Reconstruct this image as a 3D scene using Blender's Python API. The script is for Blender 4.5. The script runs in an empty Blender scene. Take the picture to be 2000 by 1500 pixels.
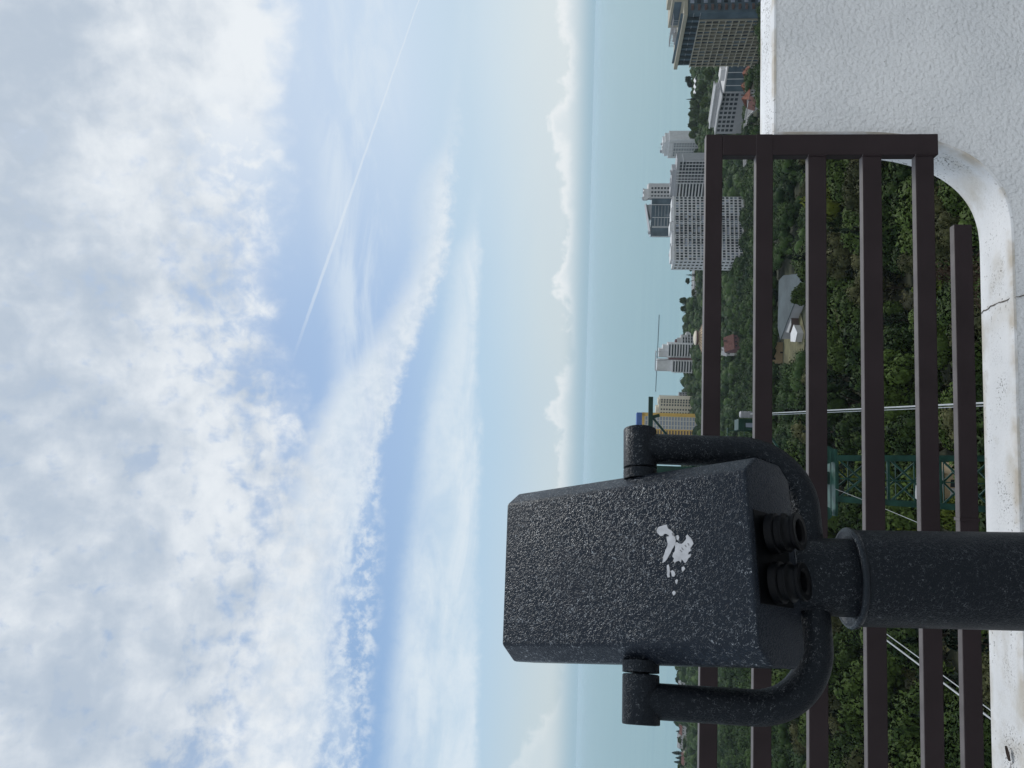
import bpy, bmesh, math, random
import numpy as np
from mathutils import Vector, Matrix
R = math.radians
sc = bpy.context.scene
col = sc.collection
rng = np.random.default_rng(7)
random.seed(7)

# ------------------------------------------------------------------ camera
TH, PH, FL = R(5.5), R(1.5), 1500.0
F = Vector((0, math.cos(TH), math.sin(TH)))
R0 = Vector((1, 0, 0)); U0 = Vector((0, -math.sin(TH), math.cos(TH)))
RT = R0*math.cos(PH) + U0*math.sin(PH)
UP = U0*math.cos(PH) - R0*math.sin(PH)
cam_d = bpy.data.cameras.new('camera'); cam = bpy.data.objects.new('camera', cam_d); col.objects.link(cam)
M = Matrix.Identity(4)
for i, a in enumerate((-UP, RT, -F)):
    for k in range(3): M[k][i] = a[k]
cam.matrix_world = M
cam_d.sensor_width = 36; cam_d.sensor_fit = 'HORIZONTAL'; cam_d.lens = 36*FL/2000
cam_d.clip_start = 0.05; cam_d.clip_end = 120000
sc.camera = cam

def ray(u, v):
    return F + RT*((u-750)/FL) - UP*((v-1000)/FL)
def P(u, v, d):                       # the point of the photograph's (u, v) at ground distance d
    r = ray(u, v); return r*(d/r.y)
def PZ(u, v, z):
    r = ray(u, v); return r*(z/r.z)
def UV(p):
    p = Vector(p); z = p.dot(F)
    return 750+FL*p.dot(RT)/z, 1000-FL*p.dot(UP)/z

# ------------------------------------------------------------------ helpers
def new_mat(name):
    m = bpy.data.materials.new(name); m.use_nodes = True
    nt = m.node_tree; b = nt.nodes['Principled BSDF']
    return m, nt, b
def simple(name, c, rough=.6, var=.12, scale=3., metal=0., bump=0., bscale=20., spec=.5, coords='Object'):
    """a base colour with two octaves of patchy variation and an optional fine bump"""
    m, nt, b = new_mat(name); N = nt.nodes; L = nt.links
    tc = N.new('ShaderNodeTexCoord')
    n = N.new('ShaderNodeTexNoise'); n.inputs['Scale'].default_value = scale; n.inputs['Detail'].default_value = 5
    L.new(tc.outputs[coords], n.inputs['Vector'])
    mr = N.new('ShaderNodeMapRange'); L.new(n.outputs['Fac'], mr.inputs['Value'])
    mr.inputs['From Min'].default_value = .3; mr.inputs['From Max'].default_value = .7
    mr.inputs['To Min'].default_value = 1-var; mr.inputs['To Max'].default_value = 1+var
    mx = N.new('ShaderNodeVectorMath'); mx.operation = 'SCALE'; mx.inputs[0].default_value = c[:3]
    L.new(mr.outputs[0], mx.inputs['Scale']); L.new(mx.outputs[0], b.inputs['Base Color'])
    b.inputs['Roughness'].default_value = rough; b.inputs['Metallic'].default_value = metal
    b.inputs['Specular IOR Level'].default_value = spec
    if bump:
        n2 = N.new('ShaderNodeTexNoise'); n2.inputs['Scale'].default_value = bscale; n2.inputs['Detail'].default_value = 4
        L.new(tc.outputs[coords], n2.inputs['Vector'])
        bp = N.new('ShaderNodeBump'); bp.inputs['Strength'].default_value = bump; bp.inputs['Distance'].default_value = .3/bscale
        L.new(n2.outputs['Fac'], bp.inputs['Height']); L.new(bp.outputs[0], b.inputs['Normal'])
    return m

class MB:
    def __init__(s): s.v = []; s.f = []; s.m = []
    def add(s, vs, fs, mi=0):
        o = len(s.v); s.v += [tuple(p) for p in vs]; s.f += [tuple(i+o for i in f) for f in fs]; s.m += [mi]*len(fs)
        return s
    def box(s, x0, x1, y0, y1, z0, z1, mi=0):
        vs = [(x0,y0,z0),(x1,y0,z0),(x1,y1,z0),(x0,y1,z0),(x0,y0,z1),(x1,y0,z1),(x1,y1,z1),(x0,y1,z1)]
        return s.add(vs, [(3,2,1,0),(4,5,6,7),(0,1,5,4),(1,2,6,5),(2,3,7,6),(3,0,4,7)], mi)
    def prism(s, poly, z0, z1, mi=0):                       # poly in xy, counter-clockwise
        n = len(poly)
        vs = [(x,y,z0) for x,y in poly] + [(x,y,z1) for x,y in poly]
        return s.add(vs, [tuple(range(n-1,-1,-1)), tuple(range(n,2*n))] + [(i,(i+1)%n,n+(i+1)%n,n+i) for i in range(n)], mi)
    def loft(s, rings, mi=0, cap=True):
        n = len(rings[0]); vs = [p for r in rings for p in r]; fs = []
        for k in range(len(rings)-1):
            for i in range(n):
                a, b = k*n+i, k*n+(i+1)%n
                fs.append((a, b, b+n, a+n))
        if cap: fs += [tuple(range(n-1,-1,-1)), tuple(range((len(rings)-1)*n, len(rings)*n))]
        return s.add(vs, fs, mi)
    def tube(s, path, r, n=12, mi=0):
        path = [Vector(p) for p in path]; rs = r if isinstance(r, (list, tuple)) else [r]*len(path)
        rings = []; t0 = (path[1]-path[0]).normalized()
        a = t0.orthogonal().normalized()
        for i, p in enumerate(path):
            t = (path[min(i+1, len(path)-1)]-path[max(i-1, 0)]).normalized()
            a = (a - t*a.dot(t)).normalized(); b = t.cross(a)
            rings.append([p + (a*math.cos(2*math.pi*k/n)+b*math.sin(2*math.pi*k/n))*rs[i] for k in range(n)])
        return s.loft(rings, mi)
    def lathe(s, prof, n=32, c=(0,0,0), ax=(0,0,1), mi=0):   # prof: (radius, height) from bottom to top
        ax = Vector(ax).normalized(); a = ax.orthogonal().normalized(); b = ax.cross(a); c = Vector(c)
        rings = [[c+ax*h+(a*math.cos(2*math.pi*k/n)+b*math.sin(2*math.pi*k/n))*r for k in range(n)] for r, h in prof]
        return s.loft(rings, mi)
    def build(s, name, mat, parent=None, loc=None, smooth=False, bevel=0, segs=2, angle=35, rot=None):
        me = bpy.data.meshes.new(name); me.from_pydata(s.v, [], s.f)
        mats = mat if isinstance(mat, (list, tuple)) else [mat]
        for m in mats: me.materials.append(m)
        if len(mats) > 1: me.polygons.foreach_set('material_index', s.m)
        if bevel:
            bm = bmesh.new(); bm.from_mesh(me); bmesh.ops.remove_doubles(bm, verts=bm.verts, dist=1e-6)
            bmesh.ops.recalc_face_normals(bm, faces=bm.faces)
            es = [e for e in bm.edges if len(e.link_faces) == 2 and e.calc_face_angle(0) > R(angle)]
            bmesh.ops.bevel(bm, geom=es, offset=bevel, segments=segs, profile=.5, affect='EDGES', clamp_overlap=True)
            bm.to_mesh(me); bm.free()
        if smooth:
            me.polygons.foreach_set('use_smooth', [True]*len(me.polygons))
            me.set_sharp_from_angle(angle=R(40))
        o = bpy.data.objects.new(name, me); col.objects.link(o)
        if parent: o.parent = parent
        if loc is not None: o.location = loc
        if rot is not None: o.rotation_euler = rot
        return o

def tag(o, label=None, cat=None, group=None, kind=None):
    if label: o['label'] = label
    if cat: o['category'] = cat
    if group: o['group'] = group
    if kind: o['kind'] = kind
    return o
def thing(name, label, cat, loc=(0,0,0), rz=0, group=None):
    o = bpy.data.objects.new(name, None); col.objects.link(o); o.empty_display_size = .2
    o.location = loc; o.rotation_euler = (0, 0, rz)
    return tag(o, label, cat, group)
def link_mesh(name, me, parent=None):
    o = bpy.data.objects.new(name, me); col.objects.link(o)
    if parent: o.parent = parent
    return o

SEA = -131.0
GY = [-400, -50, 0, 3, 6, 20, 50, 80, 110, 190, 250, 287, 312, 450, 577, 900, 950, 990, 1300, 2000]
GZ = [4, -2, -5, -6, -9, -22, -38, -49, -57, -70, -75, -75.6, -76.6, -102, -113, -123.5, -127, -133.5, -140, -150]
def ground(x, y):
    z = float(np.interp(y, GY, GZ))
    if y > 20:
        a = .4*min(1, (y-20)/80.)
        z += a*(2.2*math.sin(x*.021+y*.013)+1.3*math.sin(x*.05-y*.031+2)) * (1 if y < 800 else max(0, (1000-y)/200.))
    return z
# ------------------------------------------------------------------ sky
def dirv(u, v): return ray(u, v).normalized()
def azel(u, v):
    d = dirv(u, v); return math.atan2(d.x, d.y), math.atan2(d.z, math.hypot(d.x, d.y))
SUN_AZ, SUN_EL = R(30), R(50)           # azimuth to the right of the view direction (+Y)
world = bpy.data.worlds.new('World'); sc.world = world; world.use_nodes = True
wt = world.node_tree; WN, WL = wt.nodes, wt.links
for n in list(WN): WN.remove(n)
def wset(sock, val):
    if isinstance(val, (int, float)): sock.default_value = val
    else: WL.new(val, sock)
def wm(op, a, b=None, c=None, clamp=False):
    n = WN.new('ShaderNodeMath'); n.operation = op; n.use_clamp = clamp
    for i, x in enumerate((a, b, c)):
        if x is not None: wset(n.inputs[i], x)
    return n.outputs[0]
def wss(x, a, b, lo=0., hi=1.):          # smoothstep
    n = WN.new('ShaderNodeMapRange'); n.interpolation_type = 'SMOOTHSTEP'
    wset(n.inputs['Value'], x); wset(n.inputs['From Min'], a); wset(n.inputs['From Max'], b)
    wset(n.inputs['To Min'], lo); wset(n.inputs['To Max'], hi); return n.outputs[0]
def wmix(f, a, b):
    n = WN.new('ShaderNodeMix'); n.data_type = 'RGBA'; wset(n.inputs[0], f)
    for s, x in ((n.inputs[6], a), (n.inputs[7], b)):
        if isinstance(x, tuple): s.default_value = (*x, 1)
        else: WL.new(x, s)
    return n.outputs[2]
def wnoise(vec, scale, detail=5, rough=.55, dist=0., lac=2.):
    n = WN.new('ShaderNodeTexNoise'); WL.new(vec, n.inputs['Vector']); n.inputs['Scale'].default_value = scale
    n.inputs['Detail'].default_value = detail; n.inputs['Roughness'].default_value = rough
    n.inputs['Distortion'].default_value = dist; n.inputs['Lacunarity'].default_value = lac
    return n.outputs['Fac']
def wcomb(x, y, z):
    n = WN.new('ShaderNodeCombineXYZ')
    for i, a in enumerate((x, y, z)): wset(n.inputs[i], a)
    return n.outputs[0]
def wdot(vec, c):
    n = WN.new('ShaderNodeVectorMath'); n.operation = 'DOT_PRODUCT'; WL.new(vec, n.inputs[0]); n.inputs[1].default_value = c
    return n.outputs['Value']
tc = WN.new('ShaderNodeTexCoord'); D = tc.outputs['Generated']
sp = WN.new('ShaderNodeSeparateXYZ'); WL.new(D, sp.inputs[0])
dx, dy, dz = sp.outputs
AZ = wm('ARCTAN2', dx, dy)
EL = wm('ARCTAN2', dz, wm('SQRT', wm('ADD', wm('MULTIPLY', dx, dx), wm('MULTIPLY', dy, dy))))
A0, A1 = -.62, .62
azn = wm('DIVIDE', wm('SUBTRACT', AZ, A0), A1-A0, clamp=True)
def curve(pts):                          # a line in the sky through photo points: elevation as a function of azimuth
    ae = sorted(azel(*p) for p in pts)
    n = WN.new('ShaderNodeFloatCurve'); WL.new(azn, n.inputs['Value']); n.inputs['Factor'].default_value = 1
    cm = n.mapping; c = cm.curves[0]; cm.use_clip = False
    q = [((a-A0)/(A1-A0), e) for a, e in ae]
    q = [(0 if q[0][0] > .02 else q[0][0], q[0][1])] + q[1:-1] + [(1 if q[-1][0] < .98 else q[-1][0], q[-1][1])]
    c.points[0].location = q[0]; c.points[1].location = q[-1]
    for p in q[1:-1]: c.points.new(*p)
    cm.update(); return n.outputs[0]
# planar coordinates of a high cloud sheet
zz = wm('ADD', wm('MAXIMUM', dz, 0.), .12)
px, py = wm('DIVIDE', dx, zz), wm('DIVIDE', dy, zz)
PL = wcomb(px, py, 0.)
PLs = wcomb(wm('ADD', wm('MULTIPLY', px, .92), wm('MULTIPLY', py, .38)), wm('MULTIPLY', wm('SUBTRACT', wm('MULTIPLY', py, .92), wm('MULTIPLY', px, .38)), 1.), 3.3)
ANG = wcomb(AZ, EL, 0.)                  # angular coordinates
STR = wcomb(wm('MULTIPLY', AZ, .28), EL, 5.)    # stretched sideways: cirrus streaks

sky = WN.new('ShaderNodeTexSky'); sky.sky_type = 'NISHITA'; sky.sun_disc = False
sky.sun_elevation = SUN_EL; sky.sun_rotation = SUN_AZ; sky.altitude = 130; sky.air_density = 1.; sky.dust_density = 1.2; sky.ozone_density = 1.5
sk = WN.new('ShaderNodeVectorMath'); sk.operation = 'SCALE'; WL.new(sky.outputs[0], sk.inputs[0]); sk.inputs['Scale'].default_value = .10
base = sk.outputs[0]
# thin veil everywhere, thicker to the horizon
veil_n = wnoise(STR, 14, 4, .5)
veil = wm('ADD', wss(EL, .42, .0, .70, .95), wm('MULTIPLY', wm('SUBTRACT', veil_n, .5), .45), clamp=True)
blue_gap = wss(EL, .15, .25)             # clean bluer air higher up
veilc = wmix(wss(EL, .02, .15), (.575, .675, .73), wmix(blue_gap, (.45, .625, .79), wmix(wss(AZ, .0, -.45), wmix(wss(AZ, .0, .42), (.36, .52, .77), (.60, .725, .86)), (.29, .46, .73))))
c = wmix(veil, base, veilc)
# warm pale glow low on the right, below the sun
glow = wm('MULTIPLY', wss(AZ, -.1, .55), wss(EL, .30, .03))
c = wmix(wm('MULTIPLY', glow, .6), c, (.78, .83, .84))
# cirrus streaks
wisp = wnoise(STR, 20, 6, .62, .6)
fine = wnoise(ANG, 55, 6, .66, .3)
med = wnoise(ANG, 20, 6, .6, .3)
def band(lo, hi, soft_lo, soft_hi, namp, nz, dens, cc):
    global c
    e = wm('ADD', EL, wm('MULTIPLY', wm('SUBTRACT', nz, .5), namp))
    l = curve(lo); h = curve(hi)
    m1 = wss(wm('SUBTRACT', e, l), -soft_lo, soft_lo); m2 = wss(wm('SUBTRACT', h, e), -soft_hi, soft_hi)
    m = wm('MULTIPLY', wm('MULTIPLY', m1, m2), dens)
    c = wmix(m, c, cc); return m
white = wmix(wss(fine, .3, .7), (.66, .745, .83), (.80, .855, .90))
front = wss(dy, .0, .3)
pd = wm('MULTIPLY', front, wss(wisp, .25, .6, .55, .95))
# upper streak, tip far right, swelling into the deck at the left
band([(1500,905),(1240,892),(1150,882),(1000,868),(900,838),(800,796),(650,748),(500,700),(380,672),(200,650),(0,615)],
     [(1500,905),(1240,888),(1150,838),(1000,818),(900,772),(800,705),(740,655),(500,560),(200,500),(0,480)], .010, .022, .05, wm('ADD', wm('MULTIPLY', fine, .6), wm('MULTIPLY', wisp, .4)), wm('MULTIPLY', pd, .92), white)
# lower streak
band([(1500,945),(1060,930),(1000,934),(880,930),(700,936),(500,938),(350,935),(0,940)],
     [(1500,945),(1060,925),(1000,895),(880,878),(700,838),(500,815),(350,790),(0,775)], .008, .018, .035, wm('ADD', wm('MULTIPLY', fine, .5), wm('MULTIPLY', wisp, .5)), wm('MULTIPLY', wm('MULTIPLY', front, wss(wisp, .30, .66, .34, .95)), wss(fine, .25, .6, .8, 1.)), (.71, .80, .875))
# small mackerel puffs between them on the left
puff = wss(wnoise(ANG, 60, 6, .62, .2), .40, .68)
band([(1500,640),(700,728),(500,742),(300,735),(0,720)], [(1500,640),(700,726),(500,690),(300,660),(0,640)], .012, .012, .03, med, wm('MULTIPLY', puff, wm('MULTIPLY', front, .75)), (.74, .81, .88))
# faint sheets in the blue gap
band([(1500,800),(1100,760),(800,720),(0,700)], [(1500,640),(1100,620),(800,650),(0,640)], .02, .02, .04, wisp, wm('MULTIPLY', front, wss(wisp, .36, .68, .0, .75)), (.68, .775, .875))
# the altocumulus deck that fills the upper sky
n1 = wnoise(PLs, 3.4, 9, .60, .25)
n1b = wnoise(wcomb(wm('ADD', px, .05), wm('ADD', py, .10), 3.3), 3.4, 9, .60, .25)
n2 = wm('ADD', wm('MULTIPLY', wnoise(ANG, 13, 7, .56, .35), .68), wm('MULTIPLY', wnoise(ANG, 30, 5, .55, .2), .32))
edge = curve([(1500,612),(1300,585),(1100,570),(900,562),(780,575),(700,630),(600,668),(500,690),(380,690),(250,668),(120,655),(0,635)])
s = wm('ADD', wm('SUBTRACT', EL, edge), wm('MULTIPLY', wm('SUBTRACT', n2, .5), .17))
cov = wss(s, -.006, .05)
holes = wss(wm('ADD', wm('MULTIPLY', n2, .55), wm('MULTIPLY', n1, .45)), .36, .44, .40, 1.)
hole_zone = wss(s, .02, .30)
cov = wm('MULTIPLY', cov, wm('MAXIMUM', holes, wm('MULTIPLY', hole_zone, .9)))
crumb = wnoise(ANG, 36, 5, .55, .25)                                 # the edge breaks into small puffs
brk = wss(wm('SUBTRACT', crumb, wss(s, .0, .22, .0, .28)), .62, .26, .22, 1.)
brk = wm('MAXIMUM', brk, wss(AZ, .16, .40))
cov = wm('MULTIPLY', cov, brk)
lit = wm('ADD', wm('MULTIPLY', wm('SUBTRACT', n2, .5), 1.7), wm('MULTIPLY', wm('SUBTRACT', n1, n1b), .8))
bright = wm('ADD', wm('ADD', .50, lit), wm('ADD', wss(wm('SUBTRACT', EL, edge), .30, .02, -.22, .20), wm('MULTIPLY', wss(AZ, .05, .50), wss(wm('ABSOLUTE', wm('SUBTRACT', EL, .34)), .22, .0, 0., .25))), clamp=True)
big = wnoise(ANG, 5.5, 3, .5, .4)
bright = wm('ADD', bright, wm('MULTIPLY', wm('SUBTRACT', big, .5), .8), clamp=True)
dcol = wmix(wss(bright, 0, 1), (.485, .565, .665), (.845, .885, .92))
c = wmix(wm('MULTIPLY', cov, .96), c, dcol)
# contrail: a great circle
a_, b_ = dirv(1500, 818), dirv(850, 590); nn = a_.cross(b_).normalized(); t_ = nn.cross(a_).normalized()
tl = t_.dot(b_)
t = wdot(D, t_)
wdt = wss(t, 0, tl, .0010, .0027)
cm = wm('MULTIPLY', wss(wm('ABSOLUTE', wm('ADD', wdot(D, nn), wm('MULTIPLY', wm('SUBTRACT', fine, .5), .0022))), wdt, wm('MULTIPLY', wdt, .35)), wm('MULTIPLY', wss(t, -.5, -.45), wss(t, tl*1.12, tl*.85)))
c = wmix(wm('MULTIPLY', wm('MULTIPLY', cm, front), .40), c, (.80, .86, .91))
# row of cumulus heads low over the sea
cu = wnoise(wcomb(AZ, wm('MULTIPLY', EL, 1.1), 2.), 26, 7, .6, .2)
cub = wnoise(wcomb(AZ, 0., 7.), 7, 3, .5)
top = wm('ADD', .025, wm('MULTIPLY', wm('SUBTRACT', cub, .44), .115))
top = wm('ADD', wm('ADD', top, wss(AZ, -.12, .3, -.002, .012)), wss(AZ, -.34, -.52, .0, .060))
sc_ = wm('SUBTRACT', wm('ADD', top, wm('MULTIPLY', wm('SUBTRACT', cu, .5), .075)), EL)
cuc = wm('MULTIPLY', wss(sc_, -.003, .010), wss(EL, .004, .030))
c = wmix(wm('MULTIPLY', cuc, wss(AZ, -.30, .15, .34, .84)), c, wmix(wss(sc_, .0, .03), (.87, .90, .915), (.70, .77, .81)))
# the air over the horizon line
c = wmix(wss(EL, .036, -.001, 0, .97), c, (.345, .50, .60))
# unseen sky behind the viewer, with brightness added to light the stucco wall
c2 = wmix(wss(dy, -.05, -.6, 0., .6), c, (.90, .925, .95))
s10 = WN.new('ShaderNodeVectorMath'); s10.operation = 'SCALE'; WL.new(c2, s10.inputs[0]); s10.inputs['Scale'].default_value = 10.
bg = WN.new('ShaderNodeBackground'); WL.new(s10.outputs[0], bg.inputs['Color']); bg.inputs['Strength'].default_value = .10
wo = WN.new('ShaderNodeOutputWorld'); WL.new(bg.outputs[0], wo.inputs[0])

sd = bpy.data.lights.new('sun', 'SUN'); sun = bpy.data.objects.new('sun', sd); col.objects.link(sun)
sd.energy = 1.5; sd.angle = R(10); sd.color = (1, .96, .90)
sv = Vector((math.sin(SUN_AZ)*math.cos(SUN_EL), math.cos(SUN_AZ)*math.cos(SUN_EL), math.sin(SUN_EL)))
sun.rotation_euler = sv.to_track_quat('Z', 'Y').to_euler()
sc.view_settings.view_transform = 'Standard'; sc.view_settings.look = 'None'
sc.view_settings.exposure = 0; sc.view_settings.gamma = 1
# ------------------------------------------------------------------ terrace wall
BW = .097; YA = 1.77 - BW*.575
wt_ = Vector((1, BW, 0)).normalized(); wn_ = Vector((-BW, 1, 0)).normalized()
WO = Vector((0, YA, 0))                                     # a point of the railing's front plane
WYAW = math.atan(BW)
def W2(x, n, z):                                            # x along the view's right on the front plane, n = depth behind it
    return Vector((x, YA+BW*x, z)) + wn_*n

def plaster(name, stains):
    m, nt, b = new_mat(name); N = nt.nodes; L = nt.links
    tc = N.new('ShaderNodeTexCoord'); co = tc.outputs['Object']
    def noise(s, d=4, r=.55, v=co):
        n = N.new('ShaderNodeTexNoise'); n.inputs['Scale'].default_value = s; n.inputs['Detail'].default_value = d; n.inputs['Roughness'].default_value = r
        L.new(v, n.inputs['Vector']); return n.outputs['Fac']
    def ramp(x, a, bb, lo=0., hi=1.):
        n = N.new('ShaderNodeMapRange'); n.interpolation_type = 'SMOOTHSTEP'; L.new(x, n.inputs['Value'])
        n.inputs['From Min'].default_value = a; n.inputs['From Max'].default_value = bb
        n.inputs['To Min'].default_value = lo; n.inputs['To Max'].default_value = hi; return n.outputs[0]
    def mix(f, a, c2):
        n = N.new('ShaderNodeMix'); n.data_type = 'RGBA'; L.new(f, n.inputs[0])
        if isinstance(a, tuple): n.inputs[6].default_value = (*a, 1)
        else: L.new(a, n.inputs[6])
        n.inputs[7].default_value = (*c2, 1); return n.outputs[2]
    def mul(a, c2):
        n = N.new('ShaderNodeMath'); n.operation = 'MULTIPLY'; L.new(a, n.inputs[0]); L.new(c2, n.inputs[1]); return n.outputs[0]
    cc = mix(ramp(noise(5, 5), .35, .65), (.80, .81, .82), (.72, .735, .75))
    if stains:
        cc = mix(ramp(noise(7, 6, .65), .50, .70, 0, .60), cc, (.52, .50, .45))        # grey-brown wash of dirt
        cc = mix(ramp(noise(3.4, 4), .54, .68, 0, .55), cc, (.50, .45, .36))
        mp = N.new('ShaderNodeMapping'); L.new(co, mp.inputs['Vector']); mp.inputs['Scale'].default_value = (1, 1, 1)
        speck = mul(ramp(noise(130, 3, .65), .60, .66), ramp(noise(6, 3), .46, .62))
        cc = mix(speck, cc, (.10, .095, .085))                                        # lichen and grit specks
        speck2 = mul(ramp(noise(60, 4, .7), .62, .70), ramp(noise(4, 2), .48, .60))
        cc = mix(speck2, cc, (.22, .20, .17))
    else:
        cc = mix(mul(ramp(noise(60, 3, .6), .70, .75), ramp(noise(3, 3), .5, .65)), cc, (.25, .24, .22))
    if stains:                                                                        # tan grime gathered along the two edges
        sy = N.new('ShaderNodeSeparateXYZ'); L.new(co, sy.inputs[0])
        cc = mix(mul(ramp(sy.outputs[1], .030, .004, 0, .75), ramp(noise(9, 4, .6), .38, .62)), cc, (.46, .40, .31))
        cc = mix(mul(ramp(sy.outputs[1], .112, .139, 0, .8), ramp(noise(5, 4, .6), .46, .64)), cc, (.44, .39, .30))
        mid = mul(ramp(sy.outputs[1], .015, .045), ramp(sy.outputs[1], .105, .06))
        cc = mix(mul(mul(ramp(noise(190, 3, .7), .55, .62), mid), ramp(noise(4.5, 3), .42, .60)), cc, (.12, .11, .10))
    L.new(cc, b.inputs['Base Color']); b.inputs['Roughness'].default_value = .85; b.inputs['Specular IOR Level'].default_value = .3
    bp = N.new('ShaderNodeBump'); h = N.new('ShaderNodeMath'); h.operation = 'ADD'
    if stains:
        L.new(noise(30, 4), h.inputs[0]); L.new(noise(180, 3), h.inputs[1]); bp.inputs['Strength'].default_value = .30; bp.inputs['Distance'].default_value = .003
    else:
        L.new(noise(100, 1.8, .5), h.inputs[0])
        n2 = N.new('ShaderNodeMath'); n2.operation = 'MULTIPLY'; n2.inputs[1].default_value = .35; L.new(noise(150, 2, .5), n2.inputs[0]); L.new(n2.outputs[0], h.inputs[1])
        bp.inputs['Strength'].default_value = 1.; bp.inputs['Distance'].default_value = .0066
    L.new(h.outputs[0], bp.inputs['Height']); L.new(bp.outputs[0], b.inputs['Normal'])
    return m
m_stucco = plaster('rough_stucco', False); m_coping = plaster('weathered_plaster', True)

WN = .027                                                   # the wall stands just behind the railing's posts
ZL, ZH, XJ, RXA, RZA, TH_W = -.9165, -.410, .5865, .236, .355, .141
prof = [(-6., ZL)]
for k in range(0, 29):
    th = math.pi/2*(k/28)
    ex = 2/2.6
    prof.append((XJ-RXA + RXA*math.sin(th)**ex, ZL+RZA - RZA*math.cos(th)**ex))
prof += [(XJ, ZH), (5., ZH)]
WB = -1.6
wall = thing('terrace_wall', 'white stuccoed terrace wall sweeping down in a curve to a low stained parapet', 'wall', W2(0, WN, WB), WYAW)
def wl(x, n, z):                                            # to the wall's own frame
    c = 1/math.cos(WYAW); return (x*c, n, z-WB)
CT = .006                                                   # coping thickness: the smooth skin over top, jamb and curve
def offset(pr, d):
    out = []
    for i, (x, z) in enumerate(pr):
        a = pr[max(i-1, 0)]; bq = pr[min(i+1, len(pr)-1)]
        tx, tz = bq[0]-a[0], bq[1]-a[1]; l = math.hypot(tx, tz); out.append((x+tz/l*d, z-tx/l*d))
    return out
def fine(pr):
    out = []
    for (a, b2) in zip(pr[:-1], pr[1:]):
        n = max(1, int(math.hypot(a[0]-b2[0], a[1]-b2[1])/.05)); out += [(a[0]+(b2[0]-a[0])*k/n, a[1]+(b2[1]-a[1])*k/n) for k in range(n)]
    return out+[pr[-1]]
prof_in = offset(prof, CT)
prof_in[-2] = (XJ+CT, ZH-CT)
# stucco core
mb = MB(); n_ = len(prof_in)
vs = [wl(x, .001, z) for x, z in prof_in] + [wl(x, TH_W-.001, z) for x, z in prof_in] + [wl(x, .001, WB-1.2) for x, z in prof_in] + [wl(x, TH_W-.001, WB-1.2) for x, z in prof_in]
fs = []
for i in range(n_-1):
    fs += [(2*n_+i, 2*n_+i+1, i+1, i), (n_+i, n_+i+1, 3*n_+i+1, 3*n_+i), (i, i+1, n_+i+1, n_+i)]
mb.add(vs, fs); mb.build('stucco_face', m_stucco, wall)
# coping: a skin following the profile, front and back edges softened
mb = MB(); pf = prof; pin = prof_in
rings = []
rr = .011
for (x, z), (xi, zi) in zip(pf, pin):
    ux, uz = x-xi, z-zi
    def q(k, n, a=0.): return wl(xi+ux*k, n, zi+uz*k)
    rings.append([q(0, 0), q(1-.006/CT, -.0012), q(1-.0018/CT, .0010), q(1, .006), q(1, TH_W*.35), q(1, TH_W*.7), q(1, TH_W-.008), q(1-.003/CT, TH_W-.0015), q(0, TH_W)])
mb.loft(rings); mb.build('coping', m_coping, wall, smooth=True)
# crack across the low parapet, as a thin dark seam following the surface
m_crack = simple('crack_dirt', (.10, .085, .07), .95, .3, 60)
r2 = random.Random(5)
cp = [(1917, 613), (1921, 607), (1926, 606), (1931, 603), (1935, 598), (1940, 597), (1945, 594), (1951, 591), (1957, 590), (1963, 588), (1969, 586)]
path = []
Rw = Matrix.Rotation(-WYAW, 3, 'Z')
for x, y in cp:
    p = PZ(1500-y, x, ZL); q = Rw @ (p - W2(0, WN, WB)); path.append(Vector((q.x, max(q.y, .013), ZL-WB+.0010)))
e = path[-1]; path += [Vector((e.x+.004, .004, ZL-WB-.0025)), Vector((e.x+.003, -.0022, ZL-WB-.012)), Vector((e.x+.009, -.0022, ZL-WB-.03)), Vector((e.x+.006, -.002, ZL-WB-.05))]
mb = MB()
for i in range(len(path)-1):
    a, b2 = path[i], path[i+1]; w = .0008+.0011*r2.random(); dd = (b2-a).normalized(); sdv = dd.cross(Vector((0, 0, 1)) if i < len(cp)-1 else Vector((0, 1, 0))).normalized()*w
    mb.add([a-sdv, a+sdv, b2+sdv*.8, b2-sdv*.8], [(0, 1, 2, 3)])
mb.build('crack', m_crack, wall)

# terrace floor behind the wall
m_deck = simple('terrace_concrete', (.42, .42, .41), .8, .15, 2, bump=.2, bscale=60)
mb = MB(); mb.box(-7, 6, -6, YA-.02+.0, -1.9, -1.6)
fl = mb.build('floor', m_deck); tag(fl, kind='structure')
mb = MB(); mb.box(-9, 8, -9, 1.45, -14, -1.905); fd = mb.build('rock_ledge', simple('terrace_base', (.35, .33, .3), .9)); tag(fd, kind='structure')

# dead leaf lying on the coping at the left
lp = PZ(28, 1975, ZL)
m_leaf_d = simple('dead_leaf', (.055, .035, .025), .7, .4, 40)
lf = thing('dead_leaf', 'small curled dark brown dead leaf lying on the low white parapet', 'leaf', (lp.x, lp.y, ZL+.001), R(20))
mb = MB()
rows = []
for i in range(7):
    t = i/6; w = .0075*math.sin(math.pi*min(1, t*.9+.06))**.8
    for j in (-1, -.5, 0, .5, 1): rows.append(((t-.5)*.029, j*w*.85, .002+.004*j*j+.003*t*t))
mb.add(rows, [(i*5+j, (i+1)*5+j, (i+1)*5+j+1, i*5+j+1) for i in range(6) for j in range(4)]); mb.build('blade', m_leaf_d, lf, smooth=True)
mb = MB(); mb.tube([(-.017, 0, .002), (-.024, .001, .003), (-.030, .003, .002)], .0007, 6); mb.build('stem', m_leaf_d, lf)

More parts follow.
